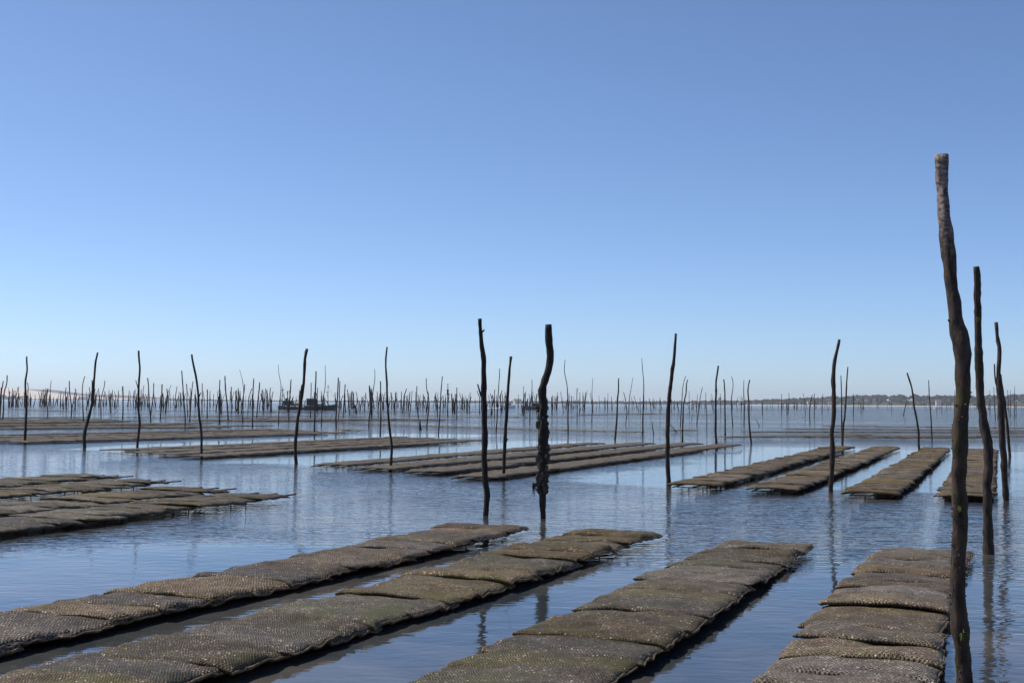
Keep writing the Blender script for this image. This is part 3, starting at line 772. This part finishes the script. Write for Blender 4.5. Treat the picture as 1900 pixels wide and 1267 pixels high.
# --- poles of the middle distance: (points, widths, label, branches)
near = [
 (A((287, 122), (277, 155), (291, 210), (293, 290), (270, 370), (262, 430), (270, 500), (285, 560), (283, 700), (272, 900), (265, 1045)), (16, 29), 'S-shaped pole standing by the long bed nearest the dune', ()),
 (A((1043, 80), (1015, 220), (1008, 330), (1000, 480), (990, 600), (965, 720), (915, 880), (895, 980), (905, 1095)), (18, 36), 'strongly bowed pole with a short upright side stub', ((A((985, 375), (985, 470), (975, 600)), sw(S1, 11, 13, 16)),)),
 (A((1482, 60), (1482, 180), (1502, 230), (1490, 330), (1480, 460), (1478, 600), (1485, 760), (1495, 850), (1475, 980), (1467, 1125)), (19, 28), 'pole with a kink near its top and a thin side twig', ((A((1450, 375), (1468, 435), (1480, 500)), sw(S1, 8, 10, 12)),)),
 (Bc((320, 100), (335, 200), (365, 330), (385, 450), (395, 560), (393, 650), (400, 760), (420, 900), (428, 1000), (424, 1195)), (20, 28), 'slanting pole at the foot of the double bag rows, leaning away from its base', ((Bc((420, 508), (408, 530), (396, 560)), sw(S1, 8, 12, 14)),)),
 (Bc((1553, 40), (1536, 90), (1526, 200), (1525, 330), (1510, 480), (1490, 580), (1465, 720), (1440, 900), (1425, 1050), (1428, 1150), (1438, 1265)), (28, 36), 'thick slanting pole with a stubby side branch by the middle beds', ((Bc((1497, 425), (1482, 530), (1472, 650)), sw(S1, 12, 15, 18)), (Bc((1527, 68), (1535, 80), (1540, 100)), sw(S1, 10, 14, 20)))),
 (Cc((679, 20), (676, 70), (662, 130), (665, 240), (678, 350), (680, 480), (688, 650), (695, 800), (715, 960), (735, 1080), (740, 1110), (726, 1190), (716, 1330)), (17, 29), 'tall thin pole with a bent foot at the tip of the middle bed', ()),
 (Dc((1427, 355), (1425, 440), (1428, 500), (1415, 560), (1413, 720), (1400, 900), (1388, 1012)), (12, 21), 'straight-topped pole behind the far edge of the long middle bed', ()),
 (Dc((1674, 140), (1685, 290), (1697, 400), (1695, 520), (1690, 650), (1685, 800), (1685, 970)), (5, 17), 'tall whip-topped pole in open water beyond the middle bed', ()),
 (Dc((855, 155), (845, 290), (868, 380), (880, 460), (885, 600), (885, 800), (888, 957)), (6, 15), 'whip-topped crooked pole beyond the shell-crusted pole', ()),
 (Ec((766, 222), (760, 290), (738, 380), (742, 450), (738, 560), (737, 700), (735, 900), (738, 1000), (744, 1082)), (17, 28), 'bent-topped pole at the far edge of the middle bed, mirrored in calm water', ()),
 (Ec((823, 368), (828, 400), (835, 500), (835, 650), (837, 800), (838, 990)), (12, 18), 'straight pole with a whitish tip', ()),
 (Ec((1101, 372), (1080, 450), (1080, 530), (1095, 610), (1088, 740), (1095, 830), (1102, 930), (1118, 1057)), (13, 21), 'wavy pole beyond the tip of the middle bed, mirrored in calm water', ()),
 (Ec((437, 370), (418, 430), (428, 520), (395, 600), (390, 700), (385, 850), (382, 1032)), (11, 18), 'zigzag pole beyond the long middle bed', ()),
 (Fc((348, 192), (335, 360), (332, 480), (320, 640), (305, 720), (300, 880)), (10, 19), 'knotty pole crossing its thinner neighbour behind the reddish wavy pole', ()),
 (Fc((286, 268), (290, 360), (293, 480), (292, 650), (297, 850)), (8, 14), 'thinner straight pole of the crossing pair behind the reddish wavy pole', ()),
 (Fc((870, 245), (890, 310), (913, 380), (925, 480), (930, 560), (955, 640), (970, 750), (975, 946)), (13, 20), 'slanting pole with a kinked top at the back of the short bag rows', ()),
 (Fc((1060, 310), (1063, 420), (1075, 560), (1083, 700), (1090, 852)), (7, 13), 'thin straight pole beyond the back of the short bag rows', ()),
]
for pts, (w0, w1), lab, br in near:
    s = 4.75 if pts[0][0] > 1530 else S1
    pole(pts, sw(s, w0, w1), lab, None, 'bark', 10, 0.12, 0.08, branches=br)
# --- smaller traced poles; only their place sets look-alikes apart
mid = [
 (A, ((76, 322), (76, 420), (50, 470), (38, 560), (40, 690), (28, 790)), 11, 16), (A, ((36, 385), (15, 500), (8, 600), (0, 780)), 11, 14), (A, ((295, 400), (303, 460), (295, 560), (285, 665)), 8, 9),
 (A, ((513, 465), (498, 560), (500, 640), (512, 700), (508, 775)), 9, 12), (A, ((547, 378), (535, 490), (548, 670)), 6, 9), (A, ((740, 383), (745, 430), (738, 470), (755, 580), (768, 690), (760, 785)), 10, 13),
 (A, ((908, 333), (888, 380), (878, 480), (885, 640), (895, 832)), 8, 12), (A, ((1121, 378), (1118, 440), (1090, 520), (1078, 600), (1080, 796)), 7, 12), (A, ((1312, 440), (1315, 560), (1315, 700), (1310, 803)), 13, 14),
 (A, ((1577, 350), (1590, 440), (1587, 540), (1600, 660), (1610, 826)), 11, 13), (A, ((1643, 405), (1640, 520), (1625, 640), (1612, 740)), 9, 11), (A, ((1732, 418), (1728, 560), (1722, 680), (1713, 796)), 12, 14),
 (A, ((1538, 430), (1525, 540), (1510, 702)), 6, 8), (Bc, ((213, 275), (222, 370), (228, 480), (240, 620), (252, 760), (250, 892)), 11, 14), (Bc, ((265, 415), (272, 500), (270, 620), (277, 745)), 9, 11),
 (Bc, ((335, 388), (320, 500), (312, 640), (305, 740), (297, 838)), 9, 13), (Bc, ((433, 408), (434, 560), (430, 740)), 8, 10), (Bc, ((622, 373), (625, 430), (615, 470), (617, 600), (615, 852)), 11, 15),
 (Bc, ((676, 330), (680, 460), (695, 600), (708, 740), (710, 816)), 12, 16), (Bc, ((832, 263), (855, 330), (868, 410), (878, 480), (872, 600), (866, 830)), 4, 13), (Bc, ((888, 418), (882, 500), (868, 560), (850, 750)), 9, 11),
 (Bc, ((984, 358), (975, 520), (972, 700), (972, 882)), 10, 14), (Bc, ((1048, 398), (1040, 500), (1030, 570), (1015, 786)), 11, 12), (Bc, ((1246, 205), (1250, 310), (1278, 420), (1272, 520), (1255, 640), (1248, 852)), 4, 12),
 (Bc, ((1382, 370), (1375, 500), (1360, 640), (1358, 820)), 11, 13), (Bc, ((1648, 280), (1652, 320), (1643, 450), (1640, 600), (1636, 800), (1632, 952)), 13, 17), (Bc, ((1747, 215), (1750, 400), (1745, 480), (1722, 570), (1712, 700), (1708, 867)), 5, 12),
 (Bc, ((1596, 402), (1598, 480), (1592, 600), (1590, 786)), 8, 11), (Bc, ((1112, 462), (1103, 560), (1090, 737)), 7, 9), (Bc, ((1190, 495), (1165, 650), (1160, 727)), 7, 9), (Bc, ((743, 445), (745, 560), (748, 732)), 9, 10),
 (Bc, ((790, 490), (795, 716)), 9, 11), (Bc, ((820, 510), (820, 692)), 7, 8), (Bc, ((965, 462), (930, 560), (920, 737)), 8, 10), (Bc, ((487, 475), (488, 600), (486, 787)), 11, 13), (Bc, ((165, 440), (145, 560), (140, 697)), 7, 10),
 (Bc, ((100, 428), (55, 540), (12, 715)), 5, 8), (Cc, ((160, 347), (155, 470), (148, 620), (132, 780), (137, 907)), 12, 17), (Cc, ((176, 385), (172, 500), (170, 640), (162, 806)), 9, 12), (Cc, ((233, 418), (224, 560), (215, 700), (210, 779)), 10, 12),
 (Cc, ((490, 430), (495, 560), (512, 700), (518, 806)), 10, 12), (Cc, ((548, 258), (556, 360), (535, 450), (525, 560), (515, 650), (490, 750), (484, 887)), 6, 14), (Cc, ((610, 385), (612, 600), (614, 780), (608, 948)), 12, 17),
 (Cc, ((999, 438), (995, 570), (1008, 700), (1015, 802)), 9, 12), (Cc, ((1099, 355), (1098, 460), (1130, 570), (1132, 680), (1115, 780), (1103, 870), (1105, 907)), 8, 13), (Cc, ((1271, 335), (1268, 400), (1255, 480), (1252, 640), (1240, 800), (1231, 957)), 10, 15),
 (Cc, ((1425, 453), (1427, 620), (1425, 797)), 9, 11), (Cc, ((258, 475), (265, 600), (283, 747)), 8, 10), (Cc, ((312, 495), (325, 600), (328, 717)), 7, 9), (Cc, ((350, 500), (370, 600), (372, 690)), 7, 8), (Cc, ((575, 495), (582, 640), (587, 777)), 7, 9),
 (Cc, ((770, 500), (768, 640), (762, 737)), 7, 9), (Cc, ((866, 520), (868, 712)), 7, 8), (Cc, ((950, 490), (940, 600), (917, 772)), 6, 8), (Cc, ((1075, 545), (1095, 620), (1100, 718)), 9, 10), (Cc, ((1195, 525), (1215, 640), (1222, 772)), 7, 9),
 (Cc, ((1280, 550), (1278, 735)), 7, 8), (Cc, ((1370, 520), (1380, 730)), 11, 14), (Cc, ((1535, 570), (1537, 732)), 10, 12), (Cc, ((1578, 550), (1562, 640), (1560, 727)), 7, 8), (Cc, ((1345, 520), (1330, 640), (1330, 770)), 8, 10),
 (Dc, ((155, 250), (155, 340), (145, 430), (138, 560), (132, 750), (118, 932)), 7, 14), (Dc, ((102, 478), (100, 640), (102, 782)), 8, 10), (Dc, ((413, 440), (412, 600), (408, 747)), 5, 11), (Dc, ((500, 368), (503, 450), (498, 530), (485, 600), (480, 720), (478, 830)), 6, 13),
 (Dc, ((549, 522), (549, 735)), 7, 9), (Dc, ((710, 555), (714, 640), (714, 737)), 9, 13), (Dc, ((985, 460), (980, 540), (983, 700), (983, 842)), 8, 10), (Dc, ((1012, 505), (1015, 600), (1010, 737)), 6, 9), (Dc, ((1090, 490), (1072, 590), (1055, 742)), 5, 9),
 (Dc, ((1150, 350), (1142, 500), (1145, 600), (1140, 832)), 4, 10), (Dc, ((1480, 505), (1505, 580), (1505, 650), (1520, 700), (1502, 852)), 7, 10), (Dc, ((1580, 345), (1560, 470), (1540, 580), (1535, 737)), 4, 11), (Dc, ((1590, 540), (1620, 640), (1645, 717)), 5, 7),
 (Dc, ((1752, 570), (1770, 650), (1775, 732)), 7, 8), (Dc, ((1313, 510), (1312, 722)), 4, 6), (Dc, ((1655, 560), (1662, 737)), 5, 7), (Dc, ((1127, 510), (1135, 600), (1155, 727)), 5, 7), (Dc, ((808, 500), (820, 600), (838, 727)), 5, 7), (Dc, ((76, 545), (72, 640), (70, 745)), 7, 10),
 (Ec, ((417, 330), (385, 430), (378, 560), (368, 700), (360, 862)), 6, 12), (Ec, ((595, 450), (575, 540), (560, 640), (548, 740), (535, 852)), 6, 12), (Ec, ((630, 508), (632, 600), (643, 740), (642, 922)), 5, 10),
 (Ec, ((905, 333), (928, 400), (920, 480), (903, 560), (907, 700), (920, 870)), 6, 13), (Ec, ((1038, 375), (1035, 480), (1040, 600), (1040, 859)), 6, 13), (Ec, ((1440, 520), (1441, 740)), 5, 8), (Ec, ((1518, 510), (1522, 600), (1512, 737)), 5, 8), (Ec, ((1500, 620), (1500, 757)), 8, 9),
 (Ec, ((1668, 515), (1690, 600), (1695, 757)), 4, 7), (Ec, ((1770, 530), (1745, 620), (1738, 700), (1745, 837)), 8, 11), (Ec, ((1792, 515), (1790, 777)), 6, 9), (Ec, ((1240, 610), (1238, 752)), 7, 9), (Ec, ((1008, 540), (1008, 717)), 5, 7), (Ec, ((690, 520), (712, 620), (715, 722)), 4, 6),
 (Ec, ((785, 520), (792, 727)), 5, 8), (Ec, ((543, 525), (533, 722)), 4, 7), (Ec, ((452, 490), (457, 737)), 4, 7), (Ec, ((325, 600), (345, 722)), 6, 8), (Ec, ((265, 580), (265, 722)), 5, 7), (Ec, ((140, 560), (142, 727)), 6, 8),
 (Fc, ((398, 430), (396, 625)), 6, 9), (Fc, ((465, 500), (464, 605)), 5, 6), (Fc, ((127, 430), (120, 605)), 4, 6), (Fc, ((480, 430), (476, 590)), 2, 4), (Fc, ((868, 500), (842, 590), (838, 622)), 5, 9), (Fc, ((1598, 400), (1600, 612)), 3, 7), (Fc, ((1633, 370), (1640, 500), (1648, 660)), 4, 8),
 (Fc, ((1755, 395), (1762, 520), (1770, 633)), 4, 7), (Fc, ((1780, 400), (1783, 628)), 3, 7), (Fc, ((1818, 362), (1814, 642)), 3, 8), (Fc, ((1832, 440), (1830, 642)), 3, 7), (Fc, ((1290, 400), (1284, 600)), 3, 6), (Fc, ((1672, 540), (1668, 657)), 4, 7), (Fc, ((735, 500), (733, 590)), 4, 5), (Fc, ((1130, 480), (1132, 606)), 3, 5), (Fc, ((1177, 520), (1176, 597)), 4, 5),
]
def mid_label(px, w0, w1):
    dx = abs(px[0][0] - px[-1][0]); h = px[-1][1] - px[0][1]
    bend = max(abs(p[0] - (px[0][0] + (px[-1][0] - px[0][0]) * (p[1] - px[0][1]) / h)) for p in px) / h
    form = 'leaning' if dx / h > 0.16 else ('zigzag' if bend > 0.075 else ('crooked' if bend > 0.045 else ('slightly bent' if len(px) > 3 else 'straight')))
    x, y = px[-1]
    fine = 'whip-tipped' if w0 / w1 < 0.6 else ('thin' if w1 / S1 < 1.65 else ('slim' if w1 / S1 < 2.1 else 'stout'))
    fine = ('tall ' if h > 85 else ('short ' if h < 42 else '')) + fine
    if x < 300: where = 'among the beds in front of the dune'
    elif x < 500: where = 'in far beds between dune and work boats'
    elif x < 640: where = 'near the moored dark work boats'
    elif x < 900: where = 'in open water around the marker post'
    elif x < 1080: where = 'in the water around the white motorboat'
    elif x < 1420: where = 'in open water before the low wooded shore'
    else: where = 'in open water before the hilly wooded shore'
    return '%s %s pole standing %s' % (fine, form, where)
for fn, pts, w0, w1 in mid:
    s = 4.75 if fn is Fc else S1
    px = fn(*pts)
    lab = mid_label(px, w0, w1)
    pole(px, sw(s, w0, w1), lab, lab.split(' standing ')[0] + 's ' + lab.split(' standing ')[1], 'bark', 7, 0.2, 0.06)
# loose leaning sticks
for fn, pts, w0, w1, lab in ((Dc, ((1783, 815), (1790, 900), (1802, 962)), 6, 12, 'short broken stick poking up beyond the middle bed'),
                             (Ec, ((1165, 783), (1180, 820), (1204, 870)), 4, 8, 'short tilted stick in open water before the wooded shore'),
                             (Ec, ((250, 850), (285, 885), (322, 933)), 7, 9, 'slanting stick propped beside the tall tapering pole'),
                             (Ec, ((490, 750), (475, 820)), 4, 5, 'tiny tilted stick in the ruffled water before the wooded shore'),
                             (A, ((1262, 700), (1225, 730), (1185, 775)), 3, 4, 'thin twig lying aslant in the water near the dune beds'),
                             (Cc, ((95, 735), (80, 775), (70, 806)), 5, 6, 'thin tilted stick beside the work boats'),
                             (Dc, ((358, 735), (400, 752), (440, 775)), 5, 6, 'dark stick lying aslant over the bags near the cream-roofed boat')):
    pole(fn(*pts), sw(S1, w0, w1), lab, None, 'bark', 6, 0.2, 0.05, cat='stick', name='broken_stick')
pole(Cc((1031, 800), (1030, 830), (1033, 860), (1036, 908)), sw(S1, 7, 16, 22, 30), 'short fat black stump alone in the water', None, 'bark_black', 10, 0.1, 0.2, cat='stump', name='tree_stump')
# far stakes
def far_pole(x, yb, h, lean, kink, r, label, group):
    B = on_z(x, yb, 0.0)
    p = [Vector((0, 0, -0.3)), Vector((lean * 0.3 + kink * 0.3, 0, h * 0.35)), Vector((lean * 0.6 + kink, 0, h * 0.7)), Vector((lean, 0, h))]
    o = MB().tube(p, [r, r * 0.95, r * 0.8, r * 0.6], 5).build('wooden_stake', M['bark'], smooth=True)
    o.location = B; o.rotation_euler = (0, 0, rnd.uniform(-0.6, 0.6))
    tag(o, label, 'stake', group)
for i in range(112):
    x = rnd.uniform(0, 1) ** 0.95 * 1090 - 5
    base = 749.5 + 0.0052 * x
    yb = base + rnd.choice([rnd.uniform(3.5, 8), rnd.uniform(5, 11), rnd.uniform(8, 16)])
    if x < 420: lab, gr = 'thin far stake in the crowd of stakes before the sand dune', 'far stakes before the dune'
    elif x < 700: lab, gr = 'thin far stake in the crowd of stakes around the work boats', 'far stakes around the work boats'
    else: lab, gr = 'thin far stake in the crowd of stakes before the low dark shore', 'far stakes before the low shore'
    far_pole(x, yb, rnd.uniform(1.9, 3.7), rnd.gauss(0, 0.28), rnd.gauss(0, 0.14), rnd.uniform(0.065, 0.11), lab, gr)
for i in range(66):
    x = rnd.uniform(1090, 1905)
    yb = rnd.choice([759.6, 760.2, 758.0, rnd.uniform(757, 764)]) + rnd.gauss(0, 0.3)
    far_pole(x, yb, rnd.uniform(1.4, 3.0), rnd.gauss(0, 0.2), rnd.gauss(0, 0.1), rnd.uniform(0.045, 0.08), 'thin far stake in the long line of stakes before the hilly shore', 'far stakes before the hilly shore')

mbs = MB()
for i in range(420):
    x = rnd.uniform(-40, 1100) if i < 340 else rnd.uniform(1100, 1940)
    yb = (750.2 + 0.0052 * x + rnd.uniform(0, 5.0)) if i < 340 else rnd.uniform(757, 760)
    B = on_z(x, yb, 0.0); h = rnd.uniform(1.6, 4.2); ln = rnd.gauss(0, 0.3); r = rnd.uniform(0.07, 0.13); kk = rnd.gauss(0, 0.12)
    mbs.tube([B + Vector((0, 0, -0.3)), B + Vector((ln * 0.4 + kk, 0, h * 0.5)), B + Vector((ln, 0, h))], [r, r * 0.9, r * 0.6], 4)
tag(mbs.build('distant_stakes', M['bark'], smooth=True), 'farthest crowd of tiny stakes along the bay', 'stakes', kind='stuff')

# ================================================================ BOATS, MARKER, PERSON
def hull(name, L, B, H, m, parent, bow=0.35, z0=-0.15):
    secs = [(-0.5, 0.9, 0.0, 0.9), (-0.3, 1.0, 0.0, 0.9), (0.0, 1.0, 0.0, 0.92), (0.25, 0.9, 0.02, 1.0), (0.42, 0.55, 0.12, 1.0 + bow * 0.6), (0.5, 0.12, 0.35, 1.0 + bow)]
    v, f = [], []
    for fx, fb, kz, tz in secs:
        b = B / 2 * fb
        v += [(fx * L, -b, tz * H), (fx * L, -b * 0.8, kz * H + z0), (fx * L, b * 0.8, kz * H + z0), (fx * L, b, tz * H), (fx * L, b * 0.9, tz * H - 0.12), (fx * L, -b * 0.9, tz * H - 0.12)]
    for i in range(len(secs) - 1):
        for j in range(6):
            a, b = i * 6 + j, i * 6 + (j + 1) % 6
            f.append((a, b, b + 6, a + 6))
    f.append((5, 4, 3, 2, 1, 0)); n = (len(secs) - 1) * 6; f.append(tuple(n + i for i in range(6)))
    return mesh_obj(name, v, f, m, parent, smooth=False)
def boat_at(x, yb, rz, label, name='work_boat', cat='boat'):
    B = on_z(x, yb, 0); o = empty(name, (B.x, B.y, 0), rz)
    return tag(o, label, cat)
# two oyster work boats
b1 = boat_at(540, 759.8, R(170), 'dark flat work boat with a lattice mast and an orange tub on deck')
hull('hull', 5.0, 1.9, 0.62, M['hull_dark'], b1, 0.15)
wh = MB().box(-0.3, 1.3, -0.6, 0.6, 0.7, 1.55).build('wheelhouse', M['hull_dark'], b1)
MB().box(-0.45, 1.45, -0.7, 0.7, 1.56, 1.64).build('wheelhouse_roof', M['hull_grey'], b1)
MB().box(-1.5, -0.75, -0.65, 0.4, 0.68, 1.25).build('fish_tub', M['orange'], b1)
ms = MB().tube([(1.75, 0, 0.6), (1.75, 0, 4.3)], [0.05, 0.035], 6).build('mast', M['hull_dark'], b1)
for dx in (0.14, 0.28): MB().tube([(1.75 - dx, 0.05, 0.6), (1.75 - dx * 0.6, 0.05, 3.9)], [0.02, 0.02], 5).build('mast_stay', M['hull_dark'], ms)
for z in (2.5, 3.5): MB().box(1.45, 1.85, -0.1, 0.1, z, z + 0.12).build('mast_platform', M['hull_dark'], ms)
MB().tube([(0.9, 0, 1.6), (0.9, 0, 2.1)], [0.25, 0.25], 10).build('winch_drum', M['hull_grey'], b1)
MB().tube([(-0.1, 0.2, 1.6), (-0.5, 0.2, 2.6)], [0.03, 0.03], 5).build('davit', M['hull_grey'], b1)
for k in range(4): MB().tube([(-2.2 + k * 0.55, -0.85, 0.7), (-2.2 + k * 0.55, -0.85, 1.25)], [0.02, 0.02], 4).build('rail_post', M['white'], b1)
MB().tube([(-2.3, -0.85, 1.25), (-0.4, -0.85, 1.25)], [0.022, 0.022], 4).build('hand_rail', M['white'], b1)
MB().box(0.2, 0.7, -0.63, -0.6, 1.1, 1.42).build('window', M['glass'], wh)
MB().box(-2.45, -2.0, -0.4, 0.4, 0.68, 0.95).build('crate', M['white'], b1)
b2 = boat_at(595, 760.8, R(8), 'dark work boat with raised bow, cabin aft and a cross-armed mast')
hull('hull', 5.8, 2.0, 0.85, M['hull_dark'], b2, 0.35)
cab = MB().box(-2.5, -0.8, -0.7, 0.7, 0.8, 1.95).build('cabin', M['hull_dark'], b2)
MB().box(-2.6, -0.7, -0.78, 0.78, 1.96, 2.05).build('cabin_roof', M['hull_grey'], b2)
for k in (-2.1, -1.4): MB().box(k - 0.22, k + 0.22, -0.73, -0.69, 1.35, 1.8).build('window', M['glass'], cab)
ms2 = MB().tube([(1.25, 0, 0.7), (1.25, 0, 4.5)], [0.05, 0.03], 6).build('mast', M['hull_dark'], b2)
MB().box(1.0, 1.5, -0.05, 0.05, 4.1, 4.17).build('crossarm', M['hull_dark'], ms2)
MB().box(0.95, 1.35, -0.1, 0.1, 3.1, 3.22).build('mast_platform', M['hull_dark'], ms2)
MB().tube([(1.5, 0, 0.8), (0.5, 0, 2.3), (0.2, 0, 1.5)], [0.06, 0.06, 0.05], 6).build('crane_arm', M['hull_dark'], b2)
MB().tube([(0.55, 0.3, 0.8), (0.75, 0.3, 2.2)], [0.05, 0.04], 6).build('gantry_leg', M['hull_dark'], b2)
MB().box(-0.5, 0.2, -0.5, 0.5, 0.8, 1.1).build('bag_pile', M['hull_grey'], b2)
for k in range(4): MB().tube([(-0.4 + k * 0.35, -0.9, 0.85), (-0.4 + k * 0.35, -0.9, 1.4)], [0.02, 0.02], 4).build('rail_post', M['white'], b2)
MB().tube([(-0.5, -0.9, 1.4), (0.8, -0.9, 1.4)], [0.022, 0.022], 4).build('hand_rail', M['white'], b2)
MB().tube([(1.25, 0, 4.4), (2.75, 0, 1.2)], [0.012, 0.012], 4).build('forestay', M['hull_dark'], b2)
# white motorboat with wake
b3 = boat_at(941, 757.4, R(4), 'white motorboat with a low cabin under way across the bay', 'motorboat')
hull('hull', 4.6, 1.8, 0.75, M['white'], b3, 0.3)
cab = MB().box(-0.4, 1.1, -0.65, 0.65, 0.75, 1.35).build('cabin', M['white'], b3)
MB().box(-0.3, 1.0, -0.68, -0.62, 0.95, 1.22).build('window', M['glass'], cab)
MB().box(-2.45, -2.2, -0.2, 0.2, 0.1, 1.0).build('outboard_motor', M['hull_dark'], b3)
mbw = MB(); B = on_z(933, 757.4, 0)
for i in range(60):
    t = rnd.uniform(0, 1); s_ = rnd.uniform(0.15, 0.5)
    mbw.add(ICO[0], ICO[1], Matrix.Translation((B.x - t * 5.5, B.y + rnd.gauss(0, 0.2 + t * 0.5), 0.02)) @ Matrix.Diagonal((s_ * 1.6, s_, s_ * 0.35 * (1.2 - t), 1)))
tag(mbw.build('boat_wake', M['foam']), 'white foam wake trailing the white motorboat', 'wake', kind='stuff')
b4 = boat_at(987, 760.0, R(172), 'grey open boat with a cream cabin roof behind the shell-crusted pole')
hull('hull', 4.8, 1.8, 0.8, M['hull_grey'], b4, 0.2)
MB().box(-1.7, -0.1, -0.6, 0.6, 0.75, 1.45).build('cabin', M['hull_dark'], b4)
MB().box(-1.9, 0.05, -0.75, 0.75, 1.46, 1.68).build('cabin_roof', M['cream'], b4)
MB().tube([(-0.9, 0, 1.6), (-0.9, 0, 2.6)], [0.03, 0.02], 5).build('antenna', M['hull_dark'], b4)
b5 = boat_at(1739.5, 758.6, R(168), 'small white boat with an open cockpit moored off the hilly shore', 'moored_boat')
hull('hull', 3.6, 1.5, 0.75, M['white'], b5, 0.3)
cab = MB().box(-0.6, 0.6, -0.5, 0.5, 0.72, 1.25).build('cabin', M['white'], b5)
MB().box(-0.5, 0.5, -0.54, -0.48, 0.9, 1.15).build('window', M['glass'], cab)
# marker post with ball topmarks
B = on_z(830.4, 773.5, 0)
mk = empty('marker_post', B)
MB().tube([(0, 0, -0.3), (0, 0, 2.75)], [0.06, 0.05], 8).build('post', M['bark'], mk)
MB().tube([(0, 0, 2.3), (0, 0, 2.95)], [0.10, 0.10], 8).build('collar', M['hull_dark'], mk)
for z in (3.15, 3.42):
    MB().add(ICO[0], ICO[1], Matrix.Translation((0, 0, z)) @ Matrix.Diagonal((0.075, 0.075, 0.075, 1))).build('ball_topmark', M['hull_dark'], mk, True)
MB().tube([(0, 0, 2.75), (0, 0, 3.42)], [0.012, 0.012], 5).build('rod', M['hull_dark'], mk)
tag(mk, 'marker post topped with two small black balls', 'marker')
# worker bending over the bags
B = on_z(660, 766.8, 0)
def skin_body(name, joints, edges, m):
    me = bpy.data.meshes.new(name)
    me.from_pydata([j[0] for j in joints], edges, [])
    o = bpy.data.objects.new(name, me); col.objects.link(o)
    md = o.modifiers.new('skin', 'SKIN')
    for i, j in enumerate(joints):
        me.skin_vertices[0].data[i].radius = (j[1], j[1])
    me.skin_vertices[0].data[0].use_root = True
    sb = o.modifiers.new('sub', 'SUBSURF'); sb.levels = 1; sb.render_levels = 1
    me.materials.append(m)
    return o
J = [((0, 0, 0.72), 0.15), ((-0.12, 0, 0.98), 0.16), ((-0.30, 0, 1.14), 0.15), ((-0.40, 0, 1.20), 0.06), ((-0.48, 0, 1.24), 0.10), ((-0.54, 0, 1.27), 0.08),
     ((0.03, 0.1, 0.42), 0.10), ((0.0, 0.12, 0.05), 0.075), ((0.0, 0.12, -0.25), 0.07), ((0.05, -0.1, 0.42), 0.10), ((0.12, -0.12, 0.05), 0.075), ((0.12, -0.12, -0.25), 0.07),
     ((-0.30, 0.2, 1.08), 0.065), ((-0.40, 0.22, 0.82), 0.05), ((-0.52, 0.18, 0.60), 0.042), ((-0.30, -0.2, 1.08), 0.065), ((-0.42, -0.22, 0.82), 0.05), ((-0.55, -0.16, 0.62), 0.042)]
Ed = [(0, 1), (1, 2), (2, 3), (3, 4), (4, 5), (0, 6), (6, 7), (7, 8), (0, 9), (9, 10), (10, 11), (2, 12), (12, 13), (13, 14), (2, 15), (15, 16), (16, 17)]
pe = skin_body('person', J, Ed, M['cloth'])
pe.location = B; pe.rotation_euler = (0, 0, 0.4)
tag(pe, 'person in dark waders bending over the bag rows near the work boats', 'person')

# ================================================================ HAZE
hz, nt, b, o = mat('sea_haze')
nt.nodes.remove(b)
pv = N(nt, 'ShaderNodeVolumePrincipled'); pv.inputs['Density'].default_value = 0.0001
pv.inputs['Color'].default_value = (0.86, 0.92, 1.0, 1); pv.inputs['Anisotropy'].default_value = 0.2
nt.links.new(pv.outputs[0], o.inputs['Volume'])
ho = MB().box(-8800, 8800, -3200, 8800, -1.4, 75).build('haze', hz)
tag(ho, kind='stuff')
